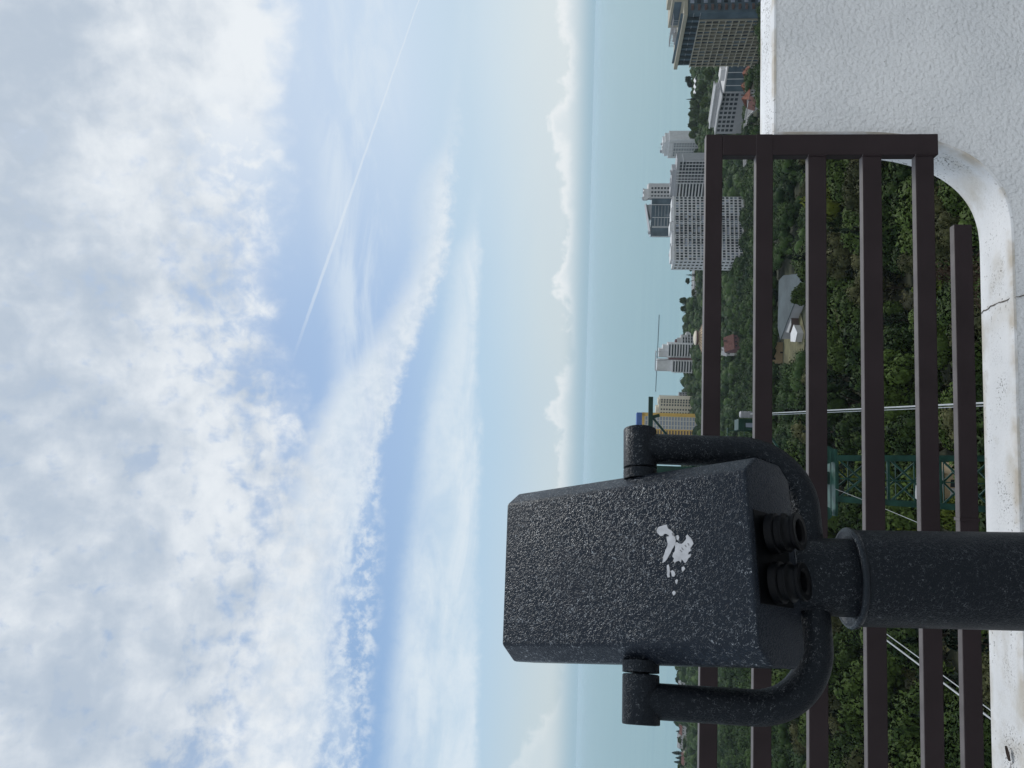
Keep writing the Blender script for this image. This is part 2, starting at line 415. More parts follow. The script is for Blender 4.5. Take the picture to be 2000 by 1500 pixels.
# ------------------------------------------------------------------ railing
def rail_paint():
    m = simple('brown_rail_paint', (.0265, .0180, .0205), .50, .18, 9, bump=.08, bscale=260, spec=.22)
    nt = m.node_tree; N = nt.nodes; L = nt.links; b = N['Principled BSDF']             # paler colour on the level tops
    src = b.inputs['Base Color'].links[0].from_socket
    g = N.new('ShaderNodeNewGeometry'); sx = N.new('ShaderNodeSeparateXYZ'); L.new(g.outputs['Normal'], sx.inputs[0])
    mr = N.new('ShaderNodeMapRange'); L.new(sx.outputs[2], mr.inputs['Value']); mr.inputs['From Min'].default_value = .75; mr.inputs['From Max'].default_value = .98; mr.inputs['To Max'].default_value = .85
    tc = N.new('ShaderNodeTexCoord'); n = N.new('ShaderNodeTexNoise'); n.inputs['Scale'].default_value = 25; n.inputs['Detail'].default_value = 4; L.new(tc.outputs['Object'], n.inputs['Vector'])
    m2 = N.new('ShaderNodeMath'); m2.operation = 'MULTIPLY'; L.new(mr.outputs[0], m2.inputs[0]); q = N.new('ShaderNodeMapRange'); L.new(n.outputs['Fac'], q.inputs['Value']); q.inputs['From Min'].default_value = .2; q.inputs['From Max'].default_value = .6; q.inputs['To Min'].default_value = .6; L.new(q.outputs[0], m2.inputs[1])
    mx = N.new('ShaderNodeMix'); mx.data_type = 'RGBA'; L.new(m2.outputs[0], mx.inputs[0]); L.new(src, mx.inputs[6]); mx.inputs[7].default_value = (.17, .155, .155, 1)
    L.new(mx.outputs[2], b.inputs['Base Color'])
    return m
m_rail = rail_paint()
fence = thing('railing', 'dark brown metal terrace railing of flat horizontal rails welded to posts', 'railing', W2(0, 0, WB), WYAW)
RD = .024
RZ = [(-.293, -.2555), (-.4035, -.366), (-.519, -.4794), (-.637, -.596), (-.7475, -.708), (-.824, -.786)]
XP0, XP1 = .5275, .5755                                     # right end post
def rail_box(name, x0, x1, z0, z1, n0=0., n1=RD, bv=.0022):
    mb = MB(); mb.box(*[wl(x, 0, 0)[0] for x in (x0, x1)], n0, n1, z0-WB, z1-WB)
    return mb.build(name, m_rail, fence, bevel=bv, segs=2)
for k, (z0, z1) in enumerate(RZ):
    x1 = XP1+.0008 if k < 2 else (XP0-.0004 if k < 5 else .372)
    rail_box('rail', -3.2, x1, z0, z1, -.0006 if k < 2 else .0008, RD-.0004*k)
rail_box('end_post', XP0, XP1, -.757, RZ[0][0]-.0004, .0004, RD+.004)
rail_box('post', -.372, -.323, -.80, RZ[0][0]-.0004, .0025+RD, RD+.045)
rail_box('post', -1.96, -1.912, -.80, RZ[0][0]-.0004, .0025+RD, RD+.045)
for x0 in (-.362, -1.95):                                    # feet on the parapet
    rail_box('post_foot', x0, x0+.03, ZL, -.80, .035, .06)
r3 = random.Random(8)
for k in range(2, 5):                                        # weld beads where the rails meet the end post
    z0, z1 = RZ[k]; mb = MB()
    mb.tube([(wl(XP0-.0012+r3.uniform(-.0006, .0006), 0, 0)[0], -.0002, z0+(z1-z0)*i/9-WB) for i in range(10)], [.0016+.0009*r3.random() for i in range(10)], 6)
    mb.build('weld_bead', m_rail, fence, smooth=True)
# weld seam of the lower rail
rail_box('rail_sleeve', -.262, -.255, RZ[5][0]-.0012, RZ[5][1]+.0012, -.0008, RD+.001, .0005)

# ------------------------------------------------------------------ coin binocular
def black_paint(name, sc_=245., strength=.55, base=(.0075, .0105, .0175), rough=.36, glint_gain=.5, spec=.31):
    m, nt, b = new_mat(name); N = nt.nodes; L = nt.links
    tc = N.new('ShaderNodeTexCoord'); co = tc.outputs['Object']
    def noise(s, d, r=.55, dist=0.):
        n = N.new('ShaderNodeTexNoise'); n.inputs['Scale'].default_value = s; n.inputs['Detail'].default_value = d; n.inputs['Roughness'].default_value = r; n.inputs['Distortion'].default_value = dist
        L.new(co, n.inputs['Vector']); return n.outputs['Fac']
    def mth(op, a, c2):
        n = N.new('ShaderNodeMath'); n.operation = op
        for k, x in enumerate((a, c2)):
            if isinstance(x, (int, float)): n.inputs[k].default_value = x
            elif x is not None: L.new(x, n.inputs[k])
        return n.outputs[0]
    def ramp(x, a, c2, lo=0., hi=1.):
        n = N.new('ShaderNodeMapRange'); n.interpolation_type = 'SMOOTHSTEP'; L.new(x, n.inputs['Value'])
        for k, q in (('From Min', a), ('From Max', c2), ('To Min', lo), ('To Max', hi)): n.inputs[k].default_value = q
        return n.outputs[0]
    worm = mth('ABSOLUTE', mth('SUBTRACT', noise(sc_, 1.5, .5, .5), .5), None)       # wrinkle ridges of the paint
    ridge = ramp(worm, .0, .10)
    bp = N.new('ShaderNodeBump'); bp.inputs['Strength'].default_value = strength; bp.inputs['Distance'].default_value = .0011; bp.invert = True
    L.new(ridge, bp.inputs['Height']); L.new(bp.outputs[0], b.inputs['Normal'])
    L.new(ramp(noise(9, 3), .3, .7, rough-.06, rough+.08), b.inputs['Roughness'])
    glint = mth('MULTIPLY', mth('MULTIPLY', ramp(worm, .019, .002), ramp(noise(sc_*.62, 2, .6), .48, .57)), ramp(noise(7, 3, .5), .30, .55, .25, 1.))  # bright highlights of the glossy wrinkles, put into the base colour
    g = N.new('ShaderNodeNewGeometry'); sx = N.new('ShaderNodeSeparateXYZ'); L.new(g.outputs['Normal'], sx.inputs[0])
    glint = mth('MULTIPLY', mth('MULTIPLY', glint, glint_gain), ramp(sx.outputs[2], -.35, .25, .12, 1.))     # painted glints fade on faces turned down
    mix = N.new('ShaderNodeMix'); mix.data_type = 'RGBA'; L.new(glint, mix.inputs[0]); mix.inputs[6].default_value = (*base, 1); mix.inputs[7].default_value = (.50, .54, .58, 1)
    L.new(mix.outputs[2], b.inputs['Base Color']); b.inputs['Specular Tint'].default_value = (.74, .87, 1, 1); b.inputs['Specular IOR Level'].default_value = spec
    return m
m_bk = black_paint('wrinkle_black_paint', glint_gain=.8)
m_bk2 = black_paint('wrinkle_black_tube', 260., .5, (.0055, .007, .010), .40, .40, .24)
m_col = black_paint('glinting_black_collar', 420., .25, (.008, .010, .014), .27, .35)  # collar carries the same painted highlights
m_rub = simple('black_rubber', (.0030, .0036, .0048), .42, .1, 30, spec=.10)
m_lens = simple('dark_lens', (.004, .005, .008), .08, .05, 5)
BP = Vector((-.2697, 1.1696, -.0887))
PSI, AL, RO = R(22.85), R(54.76), R(2.43)
bs = Vector((math.cos(PSI), math.sin(PSI), 0)); bh = Vector((-math.sin(PSI), math.cos(PSI), 0)); bz = Vector((0, 0, 1))
ba = bh*math.cos(AL)+bz*math.sin(AL); bn = bs.cross(ba)
bs2 = bs*math.cos(RO)+bn*math.sin(RO); bn2 = bn*math.cos(RO)-bs*math.sin(RO)
LEAN = Vector((.031, 0, 0))                                  # the post leans a little
def pole_pt(dz): return Vector((BP.x-.0015, BP.y, BP.z+dz)) + LEAN*(-(dz+.30) if dz < -.3 else 0)
foot = pole_pt(-1.6-BP.z)
binoc = thing('coin_binocular', 'black wrinkle painted viewing binocular tilted skyward in a fork on its post', 'binocular', foot)
def bloc(p): return Vector(p)-foot
def B(x, a, n): return BP + bs2*x + ba*a + bn2*n - foot
def Y(s, z, f=0.): return BP + bs*s + bz*z + bh*f - foot
# housing: a chamfered prism, rear face leaning a little
w1, w2, c_, h_, hb, La, Lb = .1149, .1393, .0303, .038, -.074, .1918, .2373
sect = [(-w1, h_), (w1, h_), (w2, h_-c_), (w2, hb+.024), (w1+.004, hb), (-w1-.004, hb), (-w2, hb+.024), (-w2, h_-c_)]
def rear(n): return -La-.018*(h_-n)/(h_-hb)
mb = MB()
rings = [[B(x, rear(n), n) for x, n in sect], [B(x*.992, Lb, n) for x, n in sect]]
mb.loft([rings[1], rings[0]])
house = mb.build('housing', m_bk, binoc, bevel=.0045, segs=3, smooth=True)
def sub(mb, name, mat, **k): return mb.build(name, mat, house, **k)
# dark sheet standing in for shade, and the eyepieces, on the rear face
n0 = -.006
mb = MB()
q = [B(x, rear(n)-.0006, n) for x, n in ((-.062, .028), (.062, .028), (.062, -.052), (-.062, -.052))] + [B(x, rear(n)-.0012, n) for x, n in ((-.0615, .0275), (.0615, .0275), (.0615, -.0515), (-.0615, -.0515))]
mb.add(q, [(0, 1, 5, 4), (1, 2, 6, 5), (2, 3, 7, 6), (3, 0, 4, 7), (4, 5, 6, 7)])
sub(mb, 'eyepiece_shade', m_rub)
for sx in (.0325, -.0325):
    r0 = rear(n0)
    mb = MB()
    mb.lathe([(.0275, .0), (.0275, .010), (.0262, .0112), (.0240, .0120), (.0240, .019), (.0262, .0202), (.0262, .0225), (.0232, .0245), (.0215, .030), (.0225, .0335), (.0250, .0350), (.0252, .0385), (.0240, .0398), (.0170, .0398), (.0140, .0370), (.0125, .024), (.001, .024)], 40, B(sx, r0-.004, n0), -ba)
    sub(mb, 'eyepiece', m_rub, smooth=True)
    mb = MB(); mb.lathe([(.0122, .0), (.0118, .0018), (.007, .0032), (.0005, .0038)], 24, B(sx, r0-.0282, n0), -ba); sub(mb, 'eyepiece_lens', m_lens, smooth=True)
for sx in (.060, -.060):                                     # objective windows on the far end
    mb = MB(); mb.lathe([(.045, -.004), (.045, .006), (.041, .008), (.038, .004), (.001, .002)], 36, B(sx, Lb, -.02), ba); sub(mb, 'objective', m_lens, smooth=True)
# torn white sticker scraps on the top face
m_st = simple('torn_paper', (.52, .53, .56), .75, .16, 90)
m_pr = simple('torn_paper_print', (.20, .20, .21), .8, .2, 60)
def on_top(x, y):                                            # photo pixel -> point of the top face
    r = ray(1500-y, x); o = BP + bn2*h_; t = o.dot(bn2)/r.dot(bn2); return r*t
Z8 = lambda a, b2: (950+a/2.459, 820+b2/2.459)
Z4 = lambda a, b2: (1200+a/2.5, 980+b2/2.5)
scraps = [
 [(207,140),(215,125),(232,118),(247,114),(257,112),(262,130),(280,142),(292,155),(294,172),(284,176),(270,168),(258,158),(246,156),(238,166),(228,168),(218,160),(210,152)],
 [(255,172),(270,168),(284,176),(297,170),(300,186),(300,204),(292,218),(283,232),(276,248),(268,262),(258,280),(248,292),(236,300),(238,284),(240,268),(246,254),(250,238),(258,222),(262,206),(258,190)],
 [(297,206),(306,196),(316,204),(330,206),(342,196),(352,182),(350,168),(358,160),(368,172),(380,186),(387,204),(380,216),(372,226),(374,240),(364,246),(360,258),(376,256),(372,268),(362,276),(356,290),(346,300),(338,290),(330,280),(326,296),(316,288),(304,292),(296,298),(288,290),(292,276),(284,268),(288,252),(296,242),(298,224)],
 [(304,166),(312,162),(318,176),(312,190),(305,184)],
 [(258,310),(266,306),(270,322),(272,340),(270,356),(272,368),(262,370),(257,356),(260,340),(257,324)],
 [(276,338),(286,334),(296,344),(299,356),(292,366),(282,364),(280,352)],
 [(330,320),(340,316),(347,326),(341,334),(334,342),(330,332)],
 [(298,384),(306,378),(312,384),(308,394),(304,404),(299,394)],
 [(283,442),(292,434),(300,442),(298,452),(290,458),(285,450)],
]
mb = MB()
for pl in scraps:
    pts = [on_top(*Z4(*p)) - foot for p in pl]
    n = len(pts)
    # upper and lower outlines joined into a thin flake
    up_ = [p + bn2*.0009 for p in pts]; lo_ = [p + bn2*.0001 for p in pts]
    mb.add(up_+lo_, [tuple(range(n))] + [(i, i+n, (i+1) % n+n, (i+1) % n) for i in range(n)])
sub(mb, 'sticker_scrap', m_st)
mb = MB()
for (a, b2), (c3, d3) in [((287,150),(293,168)), ((360,202),(366,214)), ((330,224),(338,236)), ((322,236),(332,246)), ((346,212),(353,222)), ((283,154),(288,166))]:
    p0, p1 = on_top(*Z4(a, b2))-foot, on_top(*Z4(c3, d3))-foot
    sd_ = (p1-p0).cross(bn2).normalized()*.0007
    mb.add([p0-sd_+bn2*.0011, p0+sd_+bn2*.0011, p1+sd_+bn2*.0011, p1-sd_+bn2*.0011], [(0, 1, 2, 3)])
sub(mb, 'sticker_print', m_pr)

# fork, sleeves, neck, collar, post
YB, YR = -.246, .090
path = [Y(-.1865, .004), Y(-.1865, -.06)]
path += [Y(-.1865, YB+YR+.02)]
for k in range(0, 13):
    t = math.pi/2*k/12; path.append(Y(-.1865+YR*(1-math.cos(t)), YB+YR-YR*math.sin(t)))
path.append(Y(0, YB-.001))
right = [Vector((0, 0, 0))]
def mirror(p):
    w = p + foot - BP; s = w.dot(bs); return BP + bs*(-s) + bz*w.z - foot
path += [mirror(p) for p in reversed(path[:-1])]
mb = MB(); mb.tube(path, .0243, 28); mb.build('fork', m_bk2, binoc, smooth=True)
for sg in (-1, 1):
    mb = MB(); mb.lathe([(.0245, .152), (.0262, .1535), (.0264, .216), (.0258, .2178), (.020, .2186), (.001, .2188)], 36, Y(0, 0), bs*sg)
    mb.lathe([(.012, .128), (.012, .1535)], 20, Y(0, 0), bs*sg)
    mb.build('pivot_sleeve', m_bk2, binoc, smooth=True)
    mb = MB(); mb.lathe([(.0262, .134), (.0262, .1495), (.024, .150), (.002, .150)], 36, Y(0, 0), bs*sg); mb.build('pivot_disc', m_bk2, binoc, smooth=True)
def PPt(dz): return pole_pt(dz)-foot
mb = MB(); mb.lathe([(.001, -.213), (.046, -.2135), (.0535, -.2165), (.0555, -.221), (.0560, -.3035)][::-1], 40, PPt(0), bz); mb.build('neck', m_bk2, binoc, smooth=True)
mb = MB(); mb.lathe([(.060, -.3095), (.0700, -.3088), (.0722, -.3070), (.0732, -.3035), (.0724, -.3000), (.0704, -.2982), (.0680, -.2984), (.0655, -.3010), (.0565, -.3030)], 64, PPt(0), bz); mb.build('collar', m_col, binoc, smooth=True)
pa, pb = PPt(-.304), PPt(-1.6-BP.z+.012)
mb = MB(); ax = (pa-pb); mb.lathe([(.0695, 0), (.0695, ax.length*.25), (.0690, ax.length*.5), (.0688, ax.length)], 56, pb, ax); mb.build('post', m_bk2, binoc, smooth=True)
mb = MB(); mb.lathe([(.14, 0), (.14, .012), (.07, .0125)], 40, (0, 0, 0.0005)); mb.build('base_plate', m_bk2, binoc, bevel=.002)
for k in range(4):
    a = R(45+90*k); mb = MB(); mb.lathe([(.011, .0125), (.011, .020), (.006, .021), (.006, .027)], 6, (.115*math.cos(a), .115*math.sin(a), 0)); mb.build('bolt', m_bk2, binoc)
# ------------------------------------------------------------------ buildings, pylon, ropes
def paint(name, c, rough=.75, var=.08): return simple(name, c, rough, var, .35, bump=0)
m_white = paint('white_render', (.60, .61, .62)); m_offw = paint('offwhite_render', (.52, .52, .52)); m_grey = paint('grey_render', (.34, .35, .37))
m_beige = paint('beige_frame', (.36, .34, .27)); m_cream = paint('cream_render', (.60, .55, .44)); m_och = paint('ochre_render', (.60, .44, .26)); m_tan = paint('tan_render', (.50, .38, .24))
m_yell = paint('yellow_cladding', (.62, .40, .09)); m_blue = paint('blue_cladding', (.04, .11, .34)); m_brown = paint('brown_panel', (.10, .07, .065))
m_glass = simple('dark_window_glass', (.030, .038, .048), .12, .5, .15); m_glass2 = simple('bluegrey_glazing', (.085, .12, .15), .16, .35, .12)
m_glass3 = simple('olive_curtained_glass', (.13, .125, .10), .22, .4, .3); m_blind = simple('pale_blind', (.25, .29, .36), .3, .3, .3)
m_roof = paint('grey_roof', (.30, .31, .32)); m_red = simple('red_roof_tiles', (.12, .045, .036), .75, .35, .8); m_oran = simple('orange_roof_tiles', (.24, .085, .05), .75, .3, .8)
m_maroon = paint('maroon_panel', (.13, .06, .065)); m_steel = paint('grey_steel', (.30, .31, .33), .5)
m_green = simple('green_steel', (.022, .076, .060), .5, .4, 1.4); m_gdark = simple('dark_green_steel', (.010, .045, .034), .45, .3, 1.2)
m_tin = simple('corrugated_roof', (.085, .108, .118), .7, .3, .15, spec=.2); m_conc = paint('pale_concrete', (.46, .46, .45))

def site(u0, d0, u1, d1, sink=1.0):
    a = P(u0, 1300, d0); b2 = P(u1, 1300, d1)
    w = math.hypot(b2.x-a.x, b2.y-a.y); rz = math.atan2(b2.y-a.y, b2.x-a.x)
    zb = min(ground(a.x, a.y), ground(b2.x, b2.y)) - sink
    return Vector((a.x, a.y, zb)), rz, w
def hz(u, v, d, zb): return P(u, v, d).z - zb              # height over the base of a photo height
WM = {}
def pane(w, h, t, mat):
    k = (round(w, 2), round(h, 2), round(t, 2), mat.name)
    if k not in WM:
        mb = MB(); mb.box(-w/2, w/2, -t, .0, -h/2, h/2)
        me = bpy.data.meshes.new('window'); me.from_pydata(mb.v, [], mb.f); me.materials.append(mat); WM[k] = me
    return WM[k]
def windows(root, items, limit=100):
    """items: (x, y, z, w, h, material, rz): the first hundred are parts of their own, the rest one further part"""
    for (x, y, z, w, h, mat, rz) in items[:limit]:
        o = link_mesh('window', pane(w, h, .10, mat), root); o.location = (x, y, z); o.rotation_euler = (0, 0, rz)
    rest = items[limit:]
    if rest:
        mats = []; mb = MB()
        for (x, y, z, w, h, mat, rz) in rest:
            if mat not in mats: mats.append(mat)
            c, s_ = math.cos(rz), math.sin(rz)
            k = MB(); k.box(-w/2, w/2, -.10, 0, -h/2, h/2)
            mb.add([(x+p[0]*c-p[1]*s_, y+p[0]*s_+p[1]*c, z+p[2]) for p in k.v], k.f, mats.index(mat))
        o = mb.build('window', mats, root); o['kind'] = 'stuff'
def clutter(root, x0, x1, y0, y1, z, n, seed, hmax=2.2):
    r = random.Random(seed); mb = MB()
    for _ in range(n):
        x, y = r.uniform(x0, x1), r.uniform(y0, y1); a, b2, h = r.uniform(.5, 1.8), r.uniform(.5, 1.5), r.uniform(.6, hmax)
        mb.box(x-a, x+a, y-b2, y+b2, z, z+h)
    mb.build('roof_plant', m_grey, root)
    mb = MB()
    for _ in range(max(2, n//3)):
        x, y = r.uniform(x0, x1), r.uniform(y0, y1); mb.tube([(x, y, z), (x, y, z+r.uniform(2, 5))], .10, 5)
    mb.build('mast', m_steel, root)

# --- 1 the beige gridded hotel at the right edge
loc, rz, W = site(1372, 425, 1474, 384)
hotel = thing('hotel_building', 'large dark glass hotel with beige gridded front rising behind the white wall', 'building', loc, rz)
zt = hz(1468, 1337, 385, loc.z)
E_ = Matrix.Rotation(-rz, 3, 'Z') @ (P(1600, 1300, 388) - loc); Ex, Ey = E_.x, E_.y
K = (W, 0)
mb = MB(); mb.prism([(0, 0), K, (Ex, Ey), (Ex+6, Ey+22), (0, 24)], 0, zt-1.4)
mb.build('wall', m_glass2, hotel)
mb = MB(); mb.prism([(-1.5, -1.6), (W+.4, -1.6), (Ex+1, Ey-1.6), (Ex+7, Ey+24), (-1.5, 25)], zt-1.4, zt+.5); mb.build('roof_slab', m_beige, hotel, bevel=.1)
# gridded front
nc, cw = 14, (W*.875)/14; fh = 3.25; top = zt-1.4-2*fh
mb = MB(); nr = int(top/fh)
for i in range(nc+1): mb.box(i*cw-.13, i*cw+.13, -.9, -.02, 0, top+.16)
for j in range(nr+1): mb.box(-1.2, nc*cw+.1, -.86, -.03, top-j*fh-.2, top-j*fh+.2)
mb.build('facade_grid', m_beige, hotel)
r = random.Random(3); it = []
for j in range(nr):
    for i in range(nc):
        it.append(((i+.5)*cw, -.01, top-(j+.5)*fh, cw-.5, fh-.9, r.choice([m_glass, m_glass, m_glass3, m_glass3, m_glass2]), 0))
windows(hotel, it)
# the two glazed top floors and the dark balconied side
mb = MB()
for i in range(9):
    x = W*(.04+.105*i); mb.box(x, x+W*.052, -.35, -.02, top+.4, zt-1.6)
mb.build('top_glazing', m_glass, hotel)
mb = MB()
for j in range(2): mb.box(0, W, -.25, -.03, top+.1+j*fh, top+.32+j*fh)
mb.build('floor_band', m_steel, hotel)
ang = math.atan2(Ey, Ex-W); L_ = math.hypot(Ex-W, Ey)
def right_side(t, dep, z): return (W+math.cos(ang)*t+math.sin(ang)*dep, math.sin(ang)*t-math.cos(ang)*dep, z)
for side, t0, t1 in (('balcony', 1.2, 4.4), ('balcony', 10.5, 13.5)):
    for j in range(int(zt/fh)-1):
        z = zt-3.0-j*fh; mb = MB(); n = 8
        q0 = [right_side(t0+(t1-t0)*k/n, .12+1.1*math.sin(math.pi*k/n), z-1.2) for k in range(n+1)]; q1 = [(p[0], p[1], z) for p in q0]
        mb.add(q0+q1, [(k, k+1, n+2+k, n+1+k) for k in range(n)]+[tuple(range(n+1, 2*n+2)), tuple(range(n, -1, -1))]); mb.build('balcony', m_brown, hotel)
mb = MB()
for j in range(int(zt/fh)-1):
    for k, (t0, t1) in enumerate(((5.0, 7.2), (7.6, 9.8), (14, 17), (17.5, 21))):
        z = zt-3.2-j*fh; a = right_side(t0, .09, z-1.3); b2 = right_side(t1, .09, z-1.3); c3 = right_side(t1, .09, z+.6); d3 = right_side(t0, .09, z+.6)
        mb.add([a, b2, c3, d3], [(0, 1, 2, 3)], (j*3+k*5) % 2)
o = mb.build('side_glazing', [m_blind, m_glass], hotel)
mb = MB(); mb.box(W*.55, Ex-2, 6, 22, zt+.5, zt+6.2); mb.box(W*.78, Ex-4, 9, 22, zt+6.2, zt+8); mb.build('penthouse', m_beige, hotel)
mb = MB(); mb.box(W*.60, Ex-3, 5.9, 6, zt+1.5, zt+5); mb.build('penthouse_glazing', m_glass2, hotel)
mb = MB()
for k in range(17): x = W*.34+k*(W*.52/17); mb.box(x-.07, x+.07, 1.2, 1.34, zt+.5, zt+4.6); mb.box(x-.07, x+.07, 1.2, 5.5, zt+4.6, zt+4.75)
mb.box(W*.34, W*.86, 1.15, 1.3, zt+4.5, zt+4.7); mb.build('pergola', m_steel, hotel)
mb = MB(); mb.box(1, W-1, .5, .56, zt+.5, zt+1.8); mb.build('glass_balustrade', m_glass2, hotel)
clutter(hotel, 2, W*.5, 8, 20, zt+.5, 10, 4, 3)

# --- 2 slim white tower right of the group
loc, rz, W = site(1191, 905, 1227, 885)
tw = thing('slim_tower', 'slim white ribbed tower with stepped crown, nearest the hotel in its group', 'building', loc, rz)
H = hz(1209, 1306, 895, loc.z); D_ = 17
mb = MB(); mb.box(0, W, 0, D_, 0, H); mb.box(W*.10, W*.92, 1, D_-1, H, H+4.5); mb.box(W*.2, W*.8, 2, D_-3, H+4.5, H+7); mb.build('wall', m_white, tw)
mb = MB(); fh = 3.0; n = int(H/fh)
for j in range(n): mb.box(W*.04, W*.80, -.5, -.02, H-5-j*fh, H-4.1-j*fh)
mb.build('balcony_band', m_offw, tw)
windows(tw, [(W*(.15+.16*i), -.02, H-6.6-j*fh, W*.11, 1.7, m_glass2, 0) for j in range(n-2) for i in range(5)])
mb = MB()
for x in (.12, .36, .6, .84): mb.box(W*x-.25, W*x+.25, -.62, -.03, 0, H)
mb.build('rib', m_white, tw)
clutter(tw, W*.2, W*.8, 2, 10, H+7, 5, 9, 2.5)

# --- 3 curved white block
loc, rz, W = site(1106, 770, 1188, 742)
cb = thing('curved_block', 'grey white apartment block with bowed balcony bands beside the slim tower', 'building', loc, rz)
H = hz(1150, 1312, 755, loc.z); fh = 3.05
mb = MB(); mb.box(0, W, 0, 16, 0, H-3.5); mb.box(W*.12, W*.75, 2, 14, H-3.5, H); mb.build('wall', m_grey, cb)
mb = MB(); n = 10
for j in range(int(H/fh)-1):
    z = H-9-j*fh
    xs = [W*(.03+.42*k/n) for k in range(n+1)]; ys = [-.2-2.2*math.sin(math.pi*(.15+.85*k/n)) for k in range(n+1)]
    lo = [(x, y, z) for x, y in zip(xs, ys)]+[(x, .0, z) for x in reversed(xs)]
    mb.add(lo+[(p[0], p[1], z+1.0) for p in lo], [tuple(range(2*n+1, -1, -1)), tuple(range(2*n+2, 4*n+4))]+[(k, (k+1) % (2*n+2), (k+1) % (2*n+2)+2*n+2, k+2*n+2) for k in range(2*n+2)])
mb.build('balcony_band', m_white, cb)
mb = MB()
for x in (.46, .52, .58, .66, .74, .82, .90, .97): mb.box(W*x-.28, W*x+.28, -.7, -.01, 0, H-(4.2 if x < .8 else 12))
mb.build('pier', m_white, cb)
it = []
for j in range(int(H/fh)-2):
    for i in range(7): it.append((W*(.49+.072*i), -.02, H-7.5-j*fh, W*.056, 2.2, m_glass, 0))
    it.append((W*.23, -.03, H-7.5-j*fh, W*.40, 2.1, m_glass, 0))
windows(cb, it)
mb = MB(); mb.box(W*.80, W*1.01, -.4, 12, H-9.5, H-8.8); mb.build('parapet', m_white, cb)
clutter(cb, W*.15, W*.7, 3, 12, H, 6, 12, 1.6)

# --- 4 the big white block with rows of small windows
loc, rz, W = site(992, 577, 1116, 590)
wb = thing('apartment_block', 'broad white apartment block with rows of small dark windows', 'building', loc, rz)
H = hz(1055, 1311, 580, loc.z); fh = 3.08
mb = MB(); mb.box(0, W, 0, 18, 0, H-2.2); mb.build('wall', m_white, wb)
mb = MB()
for x0, x1, h in ((.02, .22, 1.6), (.24, .44, .9), (.46, .60, 2.2), (.62, .82, 1.2), (.84, .99, .6)): mb.box(W*x0, W*x1, .6, 10, H-2.2, H-2.2+h+.6)
mb.box(0, W, -.35, .0, H-2.9, H-2.1); mb.build('parapet', m_white, wb)
bays = [(.0, .25, 6, 0), (.25, .34, 2, 1), (.34, .40, 2, 0), (.40, .56, 4, 1), (.56, .62, 2, 0), (.62, .70, 2, 1), (.70, 1.0, 7, 0)]
it = []; mbb = MB(); mbp = MB(); mbg = MB()
nr = int((H-3)/fh)
for x0, x1, n, balc in bays:
    for j in range(nr):
        for i in range(n):
            x = W*(x0+(x1-x0)*(i+.5)/n); it.append((x, -.01 if not balc else -.02, H-4.9-j*fh, W*(x1-x0)/n*.62, 1.85 if not balc else 2.0, r.choice([m_glass, m_glass, m_glass, m_glass2, m_blind]), 0))
        if balc: mbb.box(W*x0+.2, W*x1-.2, -1.0, -.03, H-6.9-j*fh, H-5.95-j*fh)
    if balc: mbg.box(W*x0+.15, W*x1-.15, -.012, -.001, 0, H-3.2)
    if not balc: mbp.box(W*x0-.2, W*x0+.2, -.5, -.01, 0, H-2.9)
it.sort(key=lambda q: -q[2])
it = it[:70] + [(-.01, y, H-4.9-j*fh, 1.9, 1.85, m_glass, -math.pi/2) for j in range(nr) for y in (3.5, 9, 14.5)][:30] + it[70:] + [(-.01, y, H-4.9-j*fh, 1.9, 1.85, m_glass, -math.pi/2) for j in range(10, nr) for y in (3.5, 9, 14.5)]
windows(wb, it)
mbb.build('balcony', m_offw, wb); mbg.build('recess', m_grey, wb); mbp.build('pier', m_white, wb)
clutter(wb, W*.1, W*.9, 3, 14, H-1.4, 8, 21, 1.6)

# --- 5 tall glazed tower behind it
loc, rz, W = site(1038, 800, 1142, 792)
gt = thing('glazed_tower', 'tall teal and white glazed tower with a sloping roof, highest of the group', 'building', loc, rz)
H = hz(1120, 1262, 795, loc.z); H2 = hz(1060, 1272, 795, loc.z)
mb = MB(); mb.box(0, W*.60, 0, 20, 0, H2); mb.box(W*.60, W*.72, 1.5, 20, 0, H-6); mb.build('glazed_wall', m_glass2, gt)
mb = MB(); mb.box(W*.72, W, .2, 20, 0, H-2); mb.box(W*.70, W*.9, 2, 16, H-2, H+2.2); mb.build('wall', m_offw, gt)
mb = MB(); q = [(W*.10, -1, H2+.1), (W*.62, -1, H2+5.5), (W*.62, 21, H2+5.5), (W*.10, 21, H2+.1)]
mb.add(q+[(a, b2, c3+.7) for a, b2, c3 in q], [(3, 2, 1, 0), (4, 5, 6, 7), (0, 1, 5, 4), (1, 2, 6, 5), (2, 3, 7, 6), (3, 0, 4, 7)]); mb.add([(W*.3, 1, H2), (W*.6, 1, H2), (W*.6, 1, H2+5.2), (W*.6, 18, H2), (W*.6, 18, H2+5.2), (W*.3, 18, H2)], [(0, 1, 2), (3, 5, 4), (1, 3, 4, 2)]); mb.build('sloping_roof', m_grey, gt)
mb = MB()
for x in (.0, .17, .19, .36, .60, .745, .80, .87, .985): mb.box(W*x-.3, W*x+.3, -.6, -.01, 0, H2-1 if x < .6 else H-3)
mb.build('fin', m_white, gt)
mb = MB(); fh = 3.2
for j in range(int(H2/fh)):
    mb.box(W*.20, W*.35, -.3, -.02, j*fh, j*fh+.9); mb.box(W*.38, W*.58, -.3, -.02, j*fh, j*fh+.5)
mb.build('balcony_band', m_steel, gt)
windows(gt, [(-.01, y, H2-3-j*fh, 1.6, 2.2, m_blind, -math.pi/2) for j in range(8) for y in (4, 9, 14)]+[(W*(.76+.075*i), .19, H-6-j*fh, W*.035, 2.0, m_glass, 0) for j in range(20) for i in range(3)])
clutter(gt, W*.70, W*.9, 3, 12, H+2.2, 5, 31, 1.8); clutter(gt, W*.02, W*.12, 3, 12, H2, 4, 33, 2)

